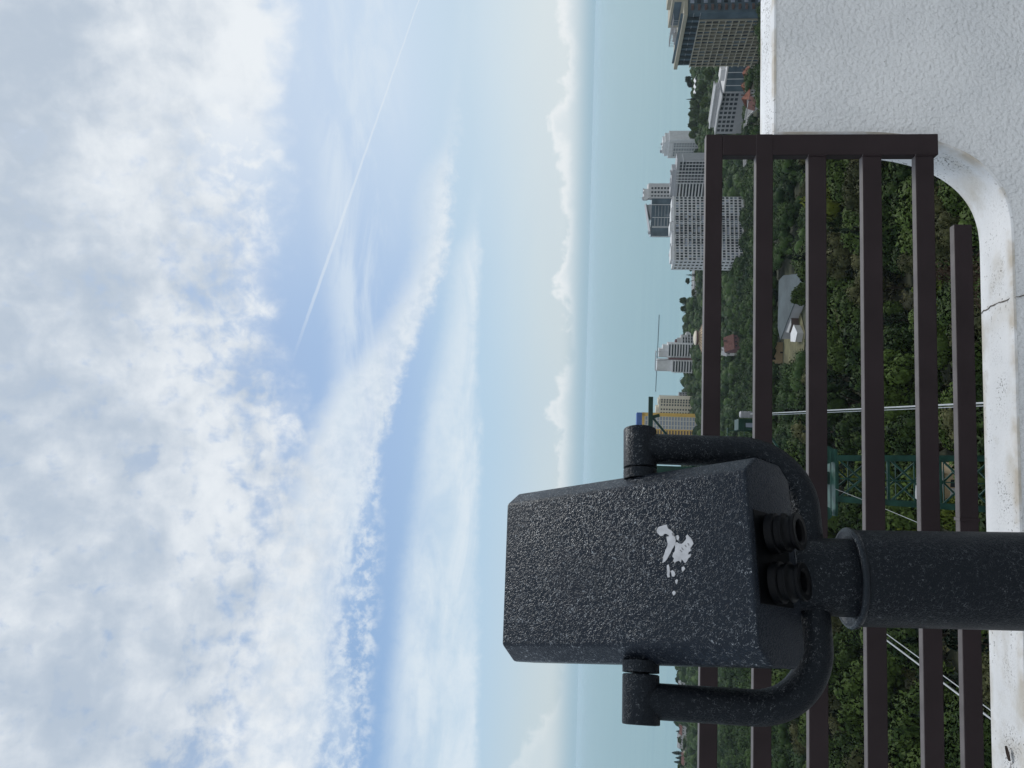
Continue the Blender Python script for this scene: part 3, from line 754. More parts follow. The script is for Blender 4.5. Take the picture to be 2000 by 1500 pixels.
# --- 6 white balconied block with a roof frame
loc, rz, W = site(773, 868, 829, 862)
bb = thing('balconied_block', 'white block with curved balcony bands and open roof frame', 'building', loc, rz)
H = hz(800, 1304, 865, loc.z); fh = 3.0
mb = MB(); mb.box(0, W*.44, 0, 15, 0, H-5); mb.box(W*.46, W, 1, 15, 0, H); mb.box(W*.02, W*.42, 3, 13, H-5, H+11); mb.box(W*.5, W*.8, 4, 13, H, H+9.5); mb.box(W*.8, W*.93, 4, 13, H, H+5.5); mb.build('wall', m_white, bb)
def bow(x0, x1, z, h, dep, n=8):
    xs = [x0+(x1-x0)*k/n for k in range(n+1)]; ys = [-.15-dep*math.sin(math.pi*k/n)**.6 for k in range(n+1)]
    lo = [(x, y, z) for x, y in zip(xs, ys)]+[(x, .9, z) for x in reversed(xs)]
    m_ = len(lo); return lo+[(p[0], p[1], z+h) for p in lo], [tuple(range(m_-1, -1, -1)), tuple(range(m_, 2*m_))]+[(k, (k+1) % m_, (k+1) % m_+m_, k+m_) for k in range(m_)]
it = []
for j in range(int(H/fh)-1):
    for x0, x1, t in ((-.02, .44, 6.5), (.52, 1.02, 1.2)):
        mb = MB(); mb.add(*bow(W*x0, W*x1, H-t-2.8-j*fh, 1.15, 1.6)); mb.build('balcony', m_white, bb)
        it.append((W*(x0+x1)/2, -.02 if x0 < 0 else .98, H-t-.75-j*fh, W*(x1-x0)*.80, 1.7, m_glass, 0))
windows(bb, it)
mb = MB(); mb.box(W*.445, W*.515, -.5, 1.2, 0, H-1); mb.build('stair_panel', m_maroon, bb)
mb = MB(); ztop = hz(800, 1281, 865, loc.z)
for x in (.06, .40, .52, .70): mb.box(W*x-.18, W*x+.18, 2, 2.4, H, ztop)
mb.box(W*.02, W*.72, 1.7, 2.6, ztop-.5, ztop); mb.box(W*.02, W*.72, 9.7, 10.6, ztop-.5, ztop); mb.box(W*.04, W*.08, 2, 10, ztop-.5, ztop); mb.box(W*.66, W*.72, 2, 10, ztop-.5, ztop); mb.build('roof_frame', m_grey, bb)
loc, rz, W = site(829, 872, 853, 876)
b2_ = thing('stepped_block', 'low white stepped block adjoining the balconied block', 'building', loc, rz)
H = hz(840, 1330, 872, loc.z); mb = MB(); mb.box(.1, W*.5, 0, 12, 0, H+4); mb.box(W*.5, W*.75, 0, 12, 0, H); mb.box(W*.75, W, 0, 12, 0, H-6); mb.build('wall', m_offw, b2_)
mb = MB()
for j in range(int(H/3)): mb.box(0.1, W*(1 if j > 2 else .72), -1.1, -.02, H-2-j*3, H-1-j*3)
mb.build('balcony_band', m_white, b2_)
windows(b2_, [(W*(.2+.24*i), -.01, H-.1-(j+1)*3, W*.18, 1.5, m_glass, 0) for j in range(int(H/3)-1) for i in range(3 if j > 1 else 2)])
mb = MB(); mb.box(W*.05, W*.4, 1, 8, H+4, H+6); mb.build('roof_house', m_maroon, b2_)

# --- 7 round pavilion with a tan conical roof
c0 = P(840, 1365, 690); zb = ground(c0.x, c0.y)-1
pv = thing('round_pavilion', 'round pavilion with broad tan conical roof and cream oval lantern', 'pavilion', (c0.x, c0.y, zb))
ht = c0.z - zb
mb = MB(); mb.lathe([(17, 0), (17, ht-7)], 40); mb.build('wall', m_offw, pv)
mb = MB()
mb.lathe([(24, ht-9.0), (23.8, ht-8.5), (15, ht-4.2), (7.2, ht-.6), (5.0, ht+.3)], 40); mb.build('roof', m_tan, pv, smooth=False)
mb = MB()
for k in range(20):
    a = 2*math.pi*k/20; mb.tube([(24*math.cos(a), 24*math.sin(a), ht-8.5), (15*math.cos(a), 15*math.sin(a), ht-4.1), (6*math.cos(a), 6*math.sin(a), ht+.1)], .22, 5)
mb.build('roof_rib', m_brown, pv)
mb = MB(); mb.lathe([(3.4, ht+.2), (5.6, ht+1.6), (6.6, ht+2.6), (6.0, ht+3.6), (3.2, ht+4.5), (.4, ht+4.9)], 32); mb.build('lantern', m_cream, pv, smooth=True)
mb = MB(); mb.lathe([(5.9, ht+1.4), (6.75, ht+2.3), (6.75, ht+2.7), (6.0, ht+3.0)], 32); mb.build('lantern_band', m_maroon, pv)

# --- 8 cream block of square windows, 9 yellow tower, 10 small grey block
loc, rz, W = site(690, 872, 721, 866)
sb = thing('cream_block', 'cream slab block dotted with rows of square windows beside the yellow tower', 'building', loc, rz)
H = hz(705, 1288, 868, loc.z); fh = 3.0
mb = MB(); mb.box(0, W, 0, 12, 0, H); mb.box(W*.0, W*.42, 2, 10, H, H+3.6); mb.box(W*.6, W*.9, 2, 10, H, H+1.6); mb.build('wall', m_cream, sb)
mb = MB(); mb.box(-.2, W+.2, -.3, -.0, H-.3, H+.3); mb.build('cornice', m_offw, sb)
windows(sb, [(W*x, -.01, H-2.4-j*fh, W*.105, 1.6, m_glass, 0) for j in range(15) for x in (.12, .34, .62, .80, .94)])
loc, rz, W = site(600, 800, 693, 806)
yt = thing('yellow_tower', 'yellow and white tower with blue windows and blue top', 'building', loc, rz)
H = hz(660, 1254, 803, loc.z); fh = 3.0
mb = MB(); mb.box(W*.30, W, 0, 16, 0, H); mb.build('wall', m_cream, yt)
mb = MB(); mb.box(0, W*.30, 0, 16, 0, H-20); mb.box(W*.30, W*.66, -.55, -.01, 0, H-6); mb.box(W*.93, W+.15, -.4, -.01, 0, H+.2); mb.box(W*.30, W+.15, -.4, -.01, H-2.2, H+.2); mb.build('yellow_panel', m_yell, yt)
mb = MB(); mb.box(W*.45, W, .3, 15, H+.2, H+5.4); mb.build('blue_crown', m_blue, yt)
mb = MB(); mb.box(W*.52, W*.60, 1.0, 1.6, H+5.4, H+7.0); mb.box(W*.64, W*.70, 1.0, 1.6, H+5.4, H+8.0); mb.build('roof_sign', m_blue, yt)
it = []
for j in range(22):
    z = H-4.4-j*fh
    it += [(W*.79, -.01, z, W*.085, 1.9, m_blind, 0), (W*.885, -.01, z, W*.07, 1.9, m_blind, 0), (W*.70, -.01, z, W*.06, 1.9, m_blind, 0), (W*.56, -.56, z, W*.15, 1.5, m_brown, 0)]
windows(yt, it)
mb = MB()
for x in (.74, .84, .665): mb.box(W*x-.2, W*x+.2, -.3, -.01, 0, H-2.2)
mb.build('pier', m_white, yt)
loc, rz, W = site(719, 900, 735, 905)
gb = thing('grey_block', 'small dark grey block half hidden by trees between cream slab and balconied block', 'building', loc, rz)
H = hz(727, 1327, 902, loc.z); mb = MB(); mb.box(0, W, 0, 10, 0, H); mb.build('wall', m_grey, gb)
windows(gb, [(W*(.15+.23*i), -.01, H-1.8-j*3, W*.13, 1.6, m_glass, 0) for j in range(4) for i in range(4)])
mb = MB(); mb.box(-.3, W+.3, -.4, 10.4, H, H+.5); mb.build('roof', m_roof, gb)

# --- 11 long grey office and its glazed wing at the right
loc, rz, W = site(1238, 610, 1318, 585)
ob = thing('office_block', 'long grey office with window strips and flat white edged roof', 'building', loc, rz)
H = hz(1270, 1401, 600, loc.z); 
mb = MB(); mb.box(0, W, 0, 22, 0, H); mb.build('wall', m_grey, ob)
mb = MB(); mb.box(-.5, W*.9, 10.5, 22.5, H, H+2.8); mb.build('upper_storey', m_offw, ob)
mb = MB(); mb.box(-.6, W*1.05, 8.7, 10.2, H+2.9, H+3.7); mb.box(-.6, W+.4, -.5, -.0, H-.5, H+.3); mb.build('roof_edge', m_white, ob)
mb = MB(); mb.box(-.4, W*.95, 10.3, 22, H+2.82, H+3.1); mb.box(0.1, W-.1, .1, 8.6, H+.01, H+.12); mb.build('roof', m_roof, ob)
it = [(W*(.09+.107*i), -.01, H-2.3-j*3.2, W*.06, 2.2, m_glass, 0) for i in range(9) for j in range(4)]
windows(ob, it)
q = [(W*.55, -.3, H-1.0), (W*1.02, -7.5, H+.6), (W*1.02, .0, H+2.2), (W*.55, .0, H+2.2)]
mb = MB(); mb.add([(W*.52, -.2, H-.8), (W*.9, -6, H-.8), (W*1.02, -6, H-.8), (W*1.02, .0, H-.8), (W*.52, -.2, H+.1), (W*.9, -6, H+.1), (W*1.02, -6, H+.1), (W*1.02, .0, H+.1)], [(4, 5, 6, 7), (3, 2, 1, 0), (0, 1, 5, 4), (1, 2, 6, 5), (2, 3, 7, 6)]); mb.build('canopy', m_roof, ob)
loc, rz, W = site(1319, 575, 1372, 560)
gw = thing('glazed_hall', 'low dark glazed hall with white roof edge between the office and the hotel', 'building', loc, rz)
H = hz(1340, 1418, 570, loc.z); mb = MB(); mb.box(0, W, 0, 18, 0, H); mb.build('wall', m_glass2, gw)
mb = MB(); mb.box(-.4, W+.4, -.6, 18, H, H+1.0); mb.box(W*.3, W*.7, 5, 14, H+1, H+4); mb.build('roof', m_offw, gw)
mb = MB()
for x in (.0, .24, .48, .72, .97): mb.box(W*x-.15, W*x+.25, -.25, -.01, 0, H)
mb.build('mullion', m_white, gw)

# --- houses
def gable_house(name, label, u0, u1, d, vroof, m_w, m_r, rot=0., dep=9., eave=3.2, wins=3, gab=True, group=None):
    loc, rz, W = site(u0, d, u1, d)
    rz += rot; H = max(hz((u0+u1)/2, vroof, d, loc.z), 3.5)
    h = thing(name, label, 'house', loc, rz, group)
    e = H-eave
    mb = MB(); mb.box(0, W, 0, dep, 0, e)
    if gab: mb.add([(0, 0, e), (0, dep, e), (0, dep/2, H-.2), (W, 0, e), (W, dep, e), (W, dep/2, H-.2)], [(0, 2, 1), (3, 4, 5)])
    mb.build('wall', m_w, h)
    mb = MB(); o_ = .5
    ins = 0 if gab else dep*.45
    a = [(-o_, -o_, e-.15), (W+o_, -o_, e-.15), (W+o_-ins, dep/2, H), (-o_+ins, dep/2, H), (W+o_, dep+o_, e-.15), (-o_, dep+o_, e-.15)]
    b3 = [(x, y, z+.22) for x, y, z in a]
    mb.add(a+b3, [(6, 7, 8, 9), (9, 8, 10, 11), (3, 2, 1, 0), (5, 4, 2, 3), (0, 1, 7, 6), (4, 5, 11, 10), (7, 1, 2, 8), (2, 4, 10, 8), (0, 6, 9, 3), (3, 9, 11, 5)])
    rf = mb.build('roof', m_r, h)
    mb = MB(); mb.box(W*.68, W*.76, dep*.3, dep*.38, e+.5, H+.7); mb.build('chimney', m_brown, rf)
    windows(h, [(W*(i+.7)/(wins+.4), -.01, e-1.5, W/wins*.32, 1.25, m_glass, 0) for i in range(wins)])
    mb = MB(); mb.box(W*.47, W*.55, -.08, -.01, 0, 2.1); mb.build('door', m_brown, h)
    return h
gable_house('gabled_house', 'house with steep dull red roof among trees under the top rail', 822, 853, 556, 1418, m_maroon, m_red, R(28), 9, 6.0)
gable_house('gabled_house', 'low pale villa with grey gable touching the dull red roofed house', 808, 821, 562, 1411, m_offw, m_roof, R(-15), 8, 3, 2)
gable_house('tiled_house', 'orange roofed house half sunk in trees, nearest the hotel', 1352, 1374, 530, 1453, m_offw, m_oran, R(8), 9, 3.8, 3, False)
gable_house('tiled_house', 'small orange tiled house between two dark trees below the glazed hall', 1324, 1342, 535, 1449, m_cream, m_oran, R(-10), 8, 3.4, 3, False)
gable_house('tiled_house', 'larger orange hip roofed house beside the white gabled house', 1304, 1326, 525, 1452, m_white, m_oran, R(12), 10, 4.4, 3, False)
gable_house('white_house', 'bright white gabled house with red trim just over the wall top', 1284, 1306, 488, 1463, m_white, m_red, R(-35), 8, 3.2, 2)
gable_house('seaside_house', 'low white seaside house among skyline trees near the broad apartment block', 925, 952, 880, 1352, m_white, m_roof, 0, 9, 2.2, 4)
gable_house('seaside_house', 'pinkish low seaside house beside the broad white apartment block', 955, 982, 900, 1353, m_tan, m_roof, 0, 9, 2.0, 4)
gable_house('seaside_house', 'little white house on the shore seen through the gap inside the fork', 150, 170, 905, 1326, m_white, m_roof, 0, 8, 2.4, 3)
gable_house('seaside_house', 'long white shore house just beyond the fork arm and its trees', 40, 66, 915, 1324, m_white, m_roof, 0, 8, 2.2, 5)
gable_house('seaside_house', 'cream shore house with red roof below the pointed cypresses', 8, 30, 890, 1332, m_cream, m_red, 0, 8, 2.2, 4)
gable_house('seaside_house', 'small off white seaside villa with red roof touching the fork arm', 66, 84, 880, 1328, m_offw, m_red, 0, 8, 2.4, 3)
# white sail canopy on the shore hill
c0 = P(1334, 1356, 800); zb = ground(c0.x, c0.y)
cn = thing('sail_canopy', 'bright white tensile canopy with peaks on the wooded shore near the hotel', 'canopy', (c0.x, c0.y, zb))
hh = c0.z-zb
mb = MB(); nn_ = 24
pts = [(-9+18*k/nn_, -2.5, hh-1.6+1.5*abs(math.sin(k/nn_*math.pi*3))) for k in range(nn_+1)] + [(-9+18*k/nn_, 3.5, hh-1.2+1.5*abs(math.sin(k/nn_*math.pi*3))) for k in range(nn_+1)]
pts += [(x, y, z-.12) for x, y, z in pts]; q = nn_+1
mb.add(pts, [(k, k+1, k+1+q, k+q) for k in range(nn_)] + [(k+2*q, k+3*q, k+1+3*q, k+1+2*q) for k in range(nn_)] + [(k, k+2*q, k+1+2*q, k+1) for k in range(nn_)])
mb.build('membrane', paint('canopy_white', (.8, .8, .8)), cn)
for x in (-6, 0, 6):
    mb = MB(); mb.tube([(x, .5, -.5), (x, .5, hh-.6)], .15, 8); mb.build('pole', m_steel, cn)

# --- the yard with its sheds
YZ = -77.5
def poly_shed(name, label, pts, z, mat_r, mat_w, cat='shed', top_=.25, over=.3):
    pp = [PZ(1500-y, x, z) for x, y in pts]; cx = sum(p.x for p in pp)/len(pp); cy = sum(p.y for p in pp)/len(pp)
    zb = ground(cx, cy)-.5
    t = thing(name, label, cat, (cx, cy, zb))
    lp = [(p.x-cx, p.y-cy) for p in pp]
    ar = sum(lp[i][0]*lp[(i+1) % len(lp)][1]-lp[(i+1) % len(lp)][0]*lp[i][1] for i in range(len(lp)))
    if ar < 0: lp = lp[::-1]
    mb = MB(); mb.prism([(x*.97, y*.97) for x, y in lp], 0, z-zb-top_); mb.build('wall', mat_w, t)
    mb = MB(); mb.prism(lp, z-zb-top_, z-zb); mb.build('roof', mat_r, t)
    return t, lp, z-zb
t, lp, hh = poly_shed('storage_shed', 'broad blue grey shed roof in the yard between second and third rail', [(1521, 548), (1530, 538), (1574, 533), (1570, 560), (1548, 600), (1524, 664), (1519, 640)], -72.2, m_tin, m_grey)
mb = MB()
xs = [p[0] for p in lp]; ys = [p[1] for p in lp]
rb = MB()
def inside(x, y, poly):
    c = False; n = len(poly)
    for i in range(n):
        (x1, y1), (x2, y2) = poly[i], poly[i-1]
        if (y1 > y) != (y2 > y) and x < (x2-x1)*(y-y1)/(y2-y1)+x1: c = not c
    return c
for k in range(60):
    x = min(xs)+(max(xs)-min(xs))*(k+.5)/60
    yy = [min(ys)+(max(ys)-min(ys))*i/120 for i in range(121)]; ins = [y for y in yy if inside(x, y, lp)]
    if len(ins) > 4: rb.box(x-.06, x+.06, ins[0], ins[-1], hh, hh+.09)
rb.build('roof_rib', m_tin, t)
poly_shed('lean_to_shed', 'darker grey lean-to roof in front of the broad shed', [(1534, 606), (1543, 601), (1545, 634), (1540, 650), (1533, 648)], -73.0, m_roof, m_brown)
poly_shed('site_cabin', 'small white site cabin on the grass by the lean-to', [(1544, 652), (1550, 634), (1557, 650), (1553, 668), (1544, 667)], -73.4, m_white, m_offw, 'cabin')
gable_house('yard_building', 'low ochre building at the back of the yard behind the second rail', 796, 836, 327, 1502, m_och, m_och, 0, 6, .6, 3)

# --- cableway pylon of green lattice
PD = 70.
pc = P(556, 1900, PD); px0 = pc.x
zb = ground(px0, PD)-1.5
py_ = thing('cableway_pylon', 'tall green lattice cableway pylon behind the binocular post', 'pylon', (px0, PD, zb), R(6))
def ph(v): return P(556, v, PD).z-zb
zt, zl, zs = ph(1268), ph(1622), ph(1446)
def bar(mb, a, b2, w=.10, t=None):
    a, b2 = Vector(a), Vector(b2); d = (b2-a).normalized(); s_ = d.cross(Vector((0, 1, 0)))
    if s_.length < .05: s_ = d.cross(Vector((1, 0, 0)))
    s_.normalize(); q = d.cross(s_).normalized(); w2_ = (t or w)
    mb.loft([[p+s_*w+q*w2_, p-s_*w+q*w2_, p-s_*w-q*w2_, p+s_*w-q*w2_] for p in (a, b2)])
hwb, hwt = 2.55, 1.75
def corner(sx, sy, f): w = hwb+(hwt-hwb)*f; return (sx*w, sy*w, zl*f)
for sx in (-1, 1):
    for sy in (-1, 1):
        mb = MB(); bar(mb, corner(sx, sy, 0), corner(sx, sy, 1), .24); mb.build('leg', m_green, py_)
NB = 6
for k, (c1, c2) in enumerate((((-1, -1), (1, -1)), ((1, -1), (1, 1)), ((1, 1), (-1, 1)), ((-1, 1), (-1, -1)))):
    mb = MB()
    for j in range(NB):
        f0, f1 = j/NB, (j+1)/NB
        bar(mb, corner(*c1, f0), corner(*c2, f1), .075); bar(mb, corner(*c2, f0), corner(*c1, f1), .075); bar(mb, corner(*c1, f1), corner(*c2, f1), .10)
        a = Vector(corner(*c1, f0))*.5+Vector(corner(*c2, f0))*.5; b3 = Vector(corner(*c1, f1))*.5+Vector(corner(*c2, f1))*.5
        bar(mb, a, b3, .045); m3 = (a+b3)/2; bar(mb, Vector(corner(*c1, (f0+f1)/2)), m3, .04); bar(mb, Vector(corner(*c2, (f0+f1)/2)), m3, .04)
    mb.build('bracing', m_green, py_)
mb = MB(); mb.box(-3.2, 2.5, -1.9, 1.9, zl, zl+.2); mb.box(-3.1, 2.3, -2.0, -1.9, zl+.55, zl+.63); mb.box(-3.1, 2.3, -2.0, -1.9, zl+1.05, zl+1.12); mb.build('platform', m_green, py_)
mb = MB(); mb.lathe([(.75, -.25), (.8, 0), (.75, .25)], 20, (2.0, -1.2, zl+.75), (0, 1, 0)); mb.lathe([(.6, -.2), (.6, .2)], 20, (-3.0, -1.2, zl+.9), (0, 1, 0)); mb.build('sheave', m_green, py_)
mb = MB(); mb.box(-.55, .55, -.55, .55, zl+.3, zt); mb.build('mast', m_gdark, py_)
XS = 5.25
mb = MB(); mb.box(-6.6, 6.75, -.18, .18, zt-.2, zt+.2); mb.build('crossarm', m_gdark, py_)
for sg in (-1, 1):
    mb = MB(); bar(mb, (sg*4.9, 0, zt-.15), (sg*.3, 0, zt-4.1), .10); bar(mb, (sg*4.9, 0, zt-.15), (sg*5.1, 0, zt-.8), .14); mb.build('strut', m_gdark, py_)
for sg in (-1, 1):
    mb = MB(); mb.box(min(sg*3.2, sg*5.0), max(sg*3.2, sg*5.0), -1.0, 1.0, zs-1.7, zs-1.45); mb.box(sg*3.2-.06, sg*3.2+.06, -1, 1, zs-1.5, zs-.2); bar(mb, (sg*.4, 0, zs-1.55), (sg*5.1, 0, zs-1.55), .12); bar(mb, (sg*.4, 0, zs-4.6), (sg*4.9, 0, zs-1.7), .08); mb.build('saddle_arm', m_green, py_)
    mb = MB(); mb.box(min(sg*(XS-1.30), sg*(XS-.32)), max(sg*(XS-1.30), sg*(XS-.32)), -.9, .9, zs-1.30, zs+.40); mb.build('rope_housing', m_gdark, py_, bevel=.05)
    mb = MB(); mb.box(min(sg*(XS-1.05), sg*(XS-.62)), max(sg*(XS-1.05), sg*(XS-.62)), -.96, -.91, zs-1.05, zs-.25); mb.build('housing_panel', m_blind, py_)
    mb = MB(); mb.lathe([(.05, -.80), (.27, -.78), (.30, -.70), (.30, -.42), (.265, -.40), (.265, -.34), (.30, -.32), (.30, -.05), (.265, -.03), (.265, .03), (.30, .05), (.30, .24), (.22, .31), (.04, .33)], 24, (sg*(XS+.06), -1.0, zs)); mb.build('saddle', m_steel, py_, smooth=True)
    mb = MB()
    for yy in (-.95, .95): mb.tube([(sg*3.3, yy, zs-1.45), (sg*3.3, yy, zs-.1)], .03, 6); mb.tube([(sg*4.6, yy, zs-1.45), (sg*4.6, yy, zs-.1)], .03, 6); mb.tube([(sg*3.3, yy, zs-.1), (sg*4.6, yy, zs-.1)], .03, 6)
    for xx in (3.3, 3.9): mb.tube([(sg*xx, 0, zs-1.45), (sg*xx, 0, zs+1.1)], .04, 6); mb.box(sg*xx-.25, sg*xx+.25, -.1, .1, zs+1.1, zs+1.2)
    mb.build('guard_rail', m_gdark, py_)
# ropes: carried by the pylon's saddles, running to the station under the terrace
m_rope = simple('galvanised_rope', (.42, .43, .44), .38, .1, 3, metal=.5)
Rz = Matrix.Rotation(R(6), 3, 'Z')
def pyl(p): return Rz @ Vector(p) + Vector((px0, PD, zb))
def rope(name, label, a, b2, rad, sag):
    n = 40; a, b2 = Vector(a), Vector(b2)
    pts = [a.lerp(b2, k/n) - Vector((0, 0, sag*4*(k/n)*(1-k/n))) for k in range(n+1)]
    mb = MB(); mb.tube([p-a for p in pts], rad, 8); o = mb.build(name, m_rope, None, a, smooth=True)
    return tag(o, label, 'rope')
ra = pyl((XS, -2.6, zs-.55)); rn = P(713, 1925, 27); rn2 = ra+(rn-ra)*1.18
rope('track_rope', 'thick grey cableway rope running past the wall side of the green pylon', ra+Vector((0, 0, .25)), rn2, .036, .0)
rope('haul_rope', 'thinner grey rope hugging the thick rope on the wall side of the pylon', ra+Vector((-.12, 0, -.10)), rn2+Vector((-.085, 0, -.03)), .02, .0)
la = pyl((-XS, -2.6, zs-.3)); ln = P(132, 1888, 28); ln2 = la+(ln-la)*1.2
rope('track_rope', 'thick pale cableway rope slanting away below the binocular post', la, ln2, .036, .0)
ln3 = P(153, 1880, 28); lb = la+Vector((.30, 0, .0)); rope('haul_rope', 'thin pale rope slanting above the thick one beyond the binocular post', lb, lb+(ln3-lb)*1.2, .020, .0)
sa = pyl((-.9, -1.9, zl+.2)); sn = P(462, 1830, 45); rope('stay_wire', 'thin slanting stay wire in front of the green pylon lattice', sa, sa+(sn-sa)*1.3, .018, .15)
# station house at the foot of the pylon
poly = P(540, 1870, 98)
st = thing('station_house', 'tan walled station house seen through the pylon lattice at its foot', 'building', (poly.x, 98, ground(poly.x, 98)-1), R(-8))
hh = P(540, 1838, 98).z - st.location.z
mb = MB(); mb.box(-2.6, 2.2, 0, 6, 0, hh); mb.build('wall', m_tan, st)
mb = MB(); mb.box(-3, 2.6, -.4, 6.4, hh, hh+.3); mb.build('roof', m_roof, st)
windows(st, [(-1.4, -.01, hh-1.6, .9, 1.2, m_glass, 0), (1.0, -.01, hh-1.6, .9, 1.2, m_glass, 0)])
mb = MB(); mb.box(-.6, .4, -.07, -.01, 0, hh-1.1); mb.build('door', m_white, st)

# --- road on the right, over the wall top
m_road = simple('road_asphalt', (.16, .165, .17), .8, .15, .3)
def strip(name, pts, w, mat, dz=0.3):
    mb = MB(); vs = []
    for i, p in enumerate(pts):
        d = (pts[min(i+1, len(pts)-1)]-pts[max(i-1, 0)]); d.z = 0; d.normalize(); s_ = Vector((-d.y, d.x, 0))*w
        vs += [p+s_, p-s_]
    vs = [(v[0], v[1], v[2]+dz) for v in vs]
    mb.add(vs, [(2*i, 2*i+1, 2*i+3, 2*i+2) for i in range(len(pts)-1)])
    return mb.build(name, mat)
rz_ = -103.5
rp = [PZ(u, v, rz_) for u, v in ((1300, 1478), (1283, 1463), (1260, 1459), (1235, 1457), (1180, 1458))]
tag(strip('road', rp, 4.0, m_road), kind='structure')
rd = thing('road_barrier', 'pale concrete barrier along the near road edge over the wall top', 'barrier', rp[0]); 
def barrier(t, off, hgt):
    mb = MB(); o0 = Vector(t.location)
    for i in range(len(rp)-1):
        a, b2 = rp[i], rp[i+1]; d = (b2-a); d.z = 0; d.normalize(); s_ = Vector((-d.y, d.x, 0))
        a = a+s_*off-o0; b2 = b2+s_*off-o0
        mb.add([a-s_*.2+Vector((0,0,.0)), a+s_*.2, b2+s_*.2, b2-s_*.2, a-s_*.2+Vector((0,0,hgt)), a+s_*.2+Vector((0,0,hgt)), b2+s_*.2+Vector((0,0,hgt)), b2-s_*.2+Vector((0,0,hgt))], [(4,5,6,7),(0,1,5,4),(1,2,6,5),(2,3,7,6),(3,0,4,7),(3,2,1,0)])
    mb.build('parapet', m_conc, t)
barrier(rd, 4.3, 1.3)
rd = thing('road_barrier', 'second pale barrier along the far road edge under the office trees', 'barrier', rp[0]); barrier(rd, -4.3, 1.3)
# jetty line on the sea
ja, jb = PZ(885, 1288, SEA), PZ(735, 1281, SEA)
mb = MB(); d = (jb-ja); L_ = d.length; mb.box(0, L_, -.9, .9, -.5, 1.1); jt = mb.build('floating_boom', simple('wet_boom', (.10, .13, .15), .6), None, (ja.x, ja.y, SEA)); jt.rotation_euler = (0, 0, math.atan2(d.y, d.x))
tag(jt, 'long thin dark floating line lying on the pale sea', 'boom')
# ------------------------------------------------------------------ ground, sea
m_soil = simple('wooded_soil', (.030, .036, .016), .95, .5, .08)
xs = np.concatenate([np.arange(-1400, -300, 50), np.arange(-300, 301, 8), np.arange(350, 1401, 50)])
ys = np.concatenate([np.arange(-400, 0, 40), np.arange(0, 200, 5), np.arange(200, 700, 15), np.arange(700, 1320, 30), [1400, 2000]])
mb = MB(); nx, ny = len(xs), len(ys)
mb.v = [(float(x), float(y), ground(float(x), float(y))) for y in ys for x in xs]
mb.f = [(j*nx+i, j*nx+i+1, (j+1)*nx+i+1, (j+1)*nx+i) for j in range(ny-1) for i in range(nx-1)]; mb.m = [0]*len(mb.f)
gobj = mb.build('ground', m_soil, smooth=True); tag(gobj, kind='structure')
# yard of trodden grass around the sheds
m_yard = simple('trodden_grass', (.115, .11, .055), .95, .4, .25)
yp = [(1516, 640), (1530, 655), (1562, 610), (1572, 650), (1568, 700), (1530, 715), (1512, 720)]
yv = []
for x, y in yp:
    p = PZ(1500-y, x, -75.4); yv.append((p.x, p.y))
cx, cy = sum(a for a, b in yv)/len(yv), sum(b for a, b in yv)/len(yv)
mb = MB(); ring = 10; vs = [(cx, cy, ground(cx, cy)+.25)]
for k in range(1, ring+1):
    for (x, y) in yv: xx, yy = cx+(x-cx)*k/ring, cy+(y-cy)*k/ring; vs.append((xx, yy, ground(xx, yy)+.25))
n = len(yv); fs = [(0, 1+i, 1+(i+1) % n) for i in range(n)] + [(1+k*n+i, 1+(k+1)*n+i, 1+(k+1)*n+(i+1) % n, 1+k*n+(i+1) % n) for k in range(ring-1) for i in range(n)]
mb.add(vs, fs); tag(mb.build('yard', m_yard), kind='structure')

m_sea, nt, b = new_mat('sea_water'); N = nt.nodes; L = nt.links
tcs = N.new('ShaderNodeTexCoord'); mp = N.new('ShaderNodeMapping'); L.new(tcs.outputs['Object'], mp.inputs['Vector']); mp.inputs['Scale'].default_value = (.003, .022, 1)
n1 = N.new('ShaderNodeTexNoise'); n1.inputs['Scale'].default_value = 1; n1.inputs['Detail'].default_value = 5; L.new(mp.outputs[0], n1.inputs['Vector'])
rp_ = N.new('ShaderNodeMix'); rp_.data_type = 'RGBA'; L.new(n1.outputs['Fac'], rp_.inputs[0]); rp_.inputs[6].default_value = (.165, .315, .355, 1); rp_.inputs[7].default_value = (.255, .405, .41, 1)
L.new(rp_.outputs[2], b.inputs['Base Color']); b.inputs['Roughness'].default_value = .34; b.inputs['IOR'].default_value = 1.33
n2 = N.new('ShaderNodeTexNoise'); n2.inputs['Scale'].default_value = .10; n2.inputs['Detail'].default_value = 6; L.new(tcs.outputs['Object'], n2.inputs['Vector'])
bp = N.new('ShaderNodeBump'); bp.inputs['Strength'].default_value = .45; bp.inputs['Distance'].default_value = 1.2; L.new(n2.outputs['Fac'], bp.inputs['Height']); L.new(bp.outputs[0], b.inputs['Normal'])
mb = MB(); rads = [600, 1500, 3000, 6000, 12000, 24000, 42000]; seg = 96
vs = []; fs = []
for r_ in rads: vs += [(r_*math.cos(2*math.pi*k/seg), r_*math.sin(2*math.pi*k/seg), 0) for k in range(seg)]
for j in range(len(rads)-1):
    for k in range(seg): fs.append((j*seg+k, (j+1)*seg+k, (j+1)*seg+(k+1) % seg, j*seg+(k+1) % seg))
fs.append(tuple(range(seg)))
mb.add(vs, fs); tag(mb.build('sea', m_sea, None, (0, 0, SEA)), kind='structure')

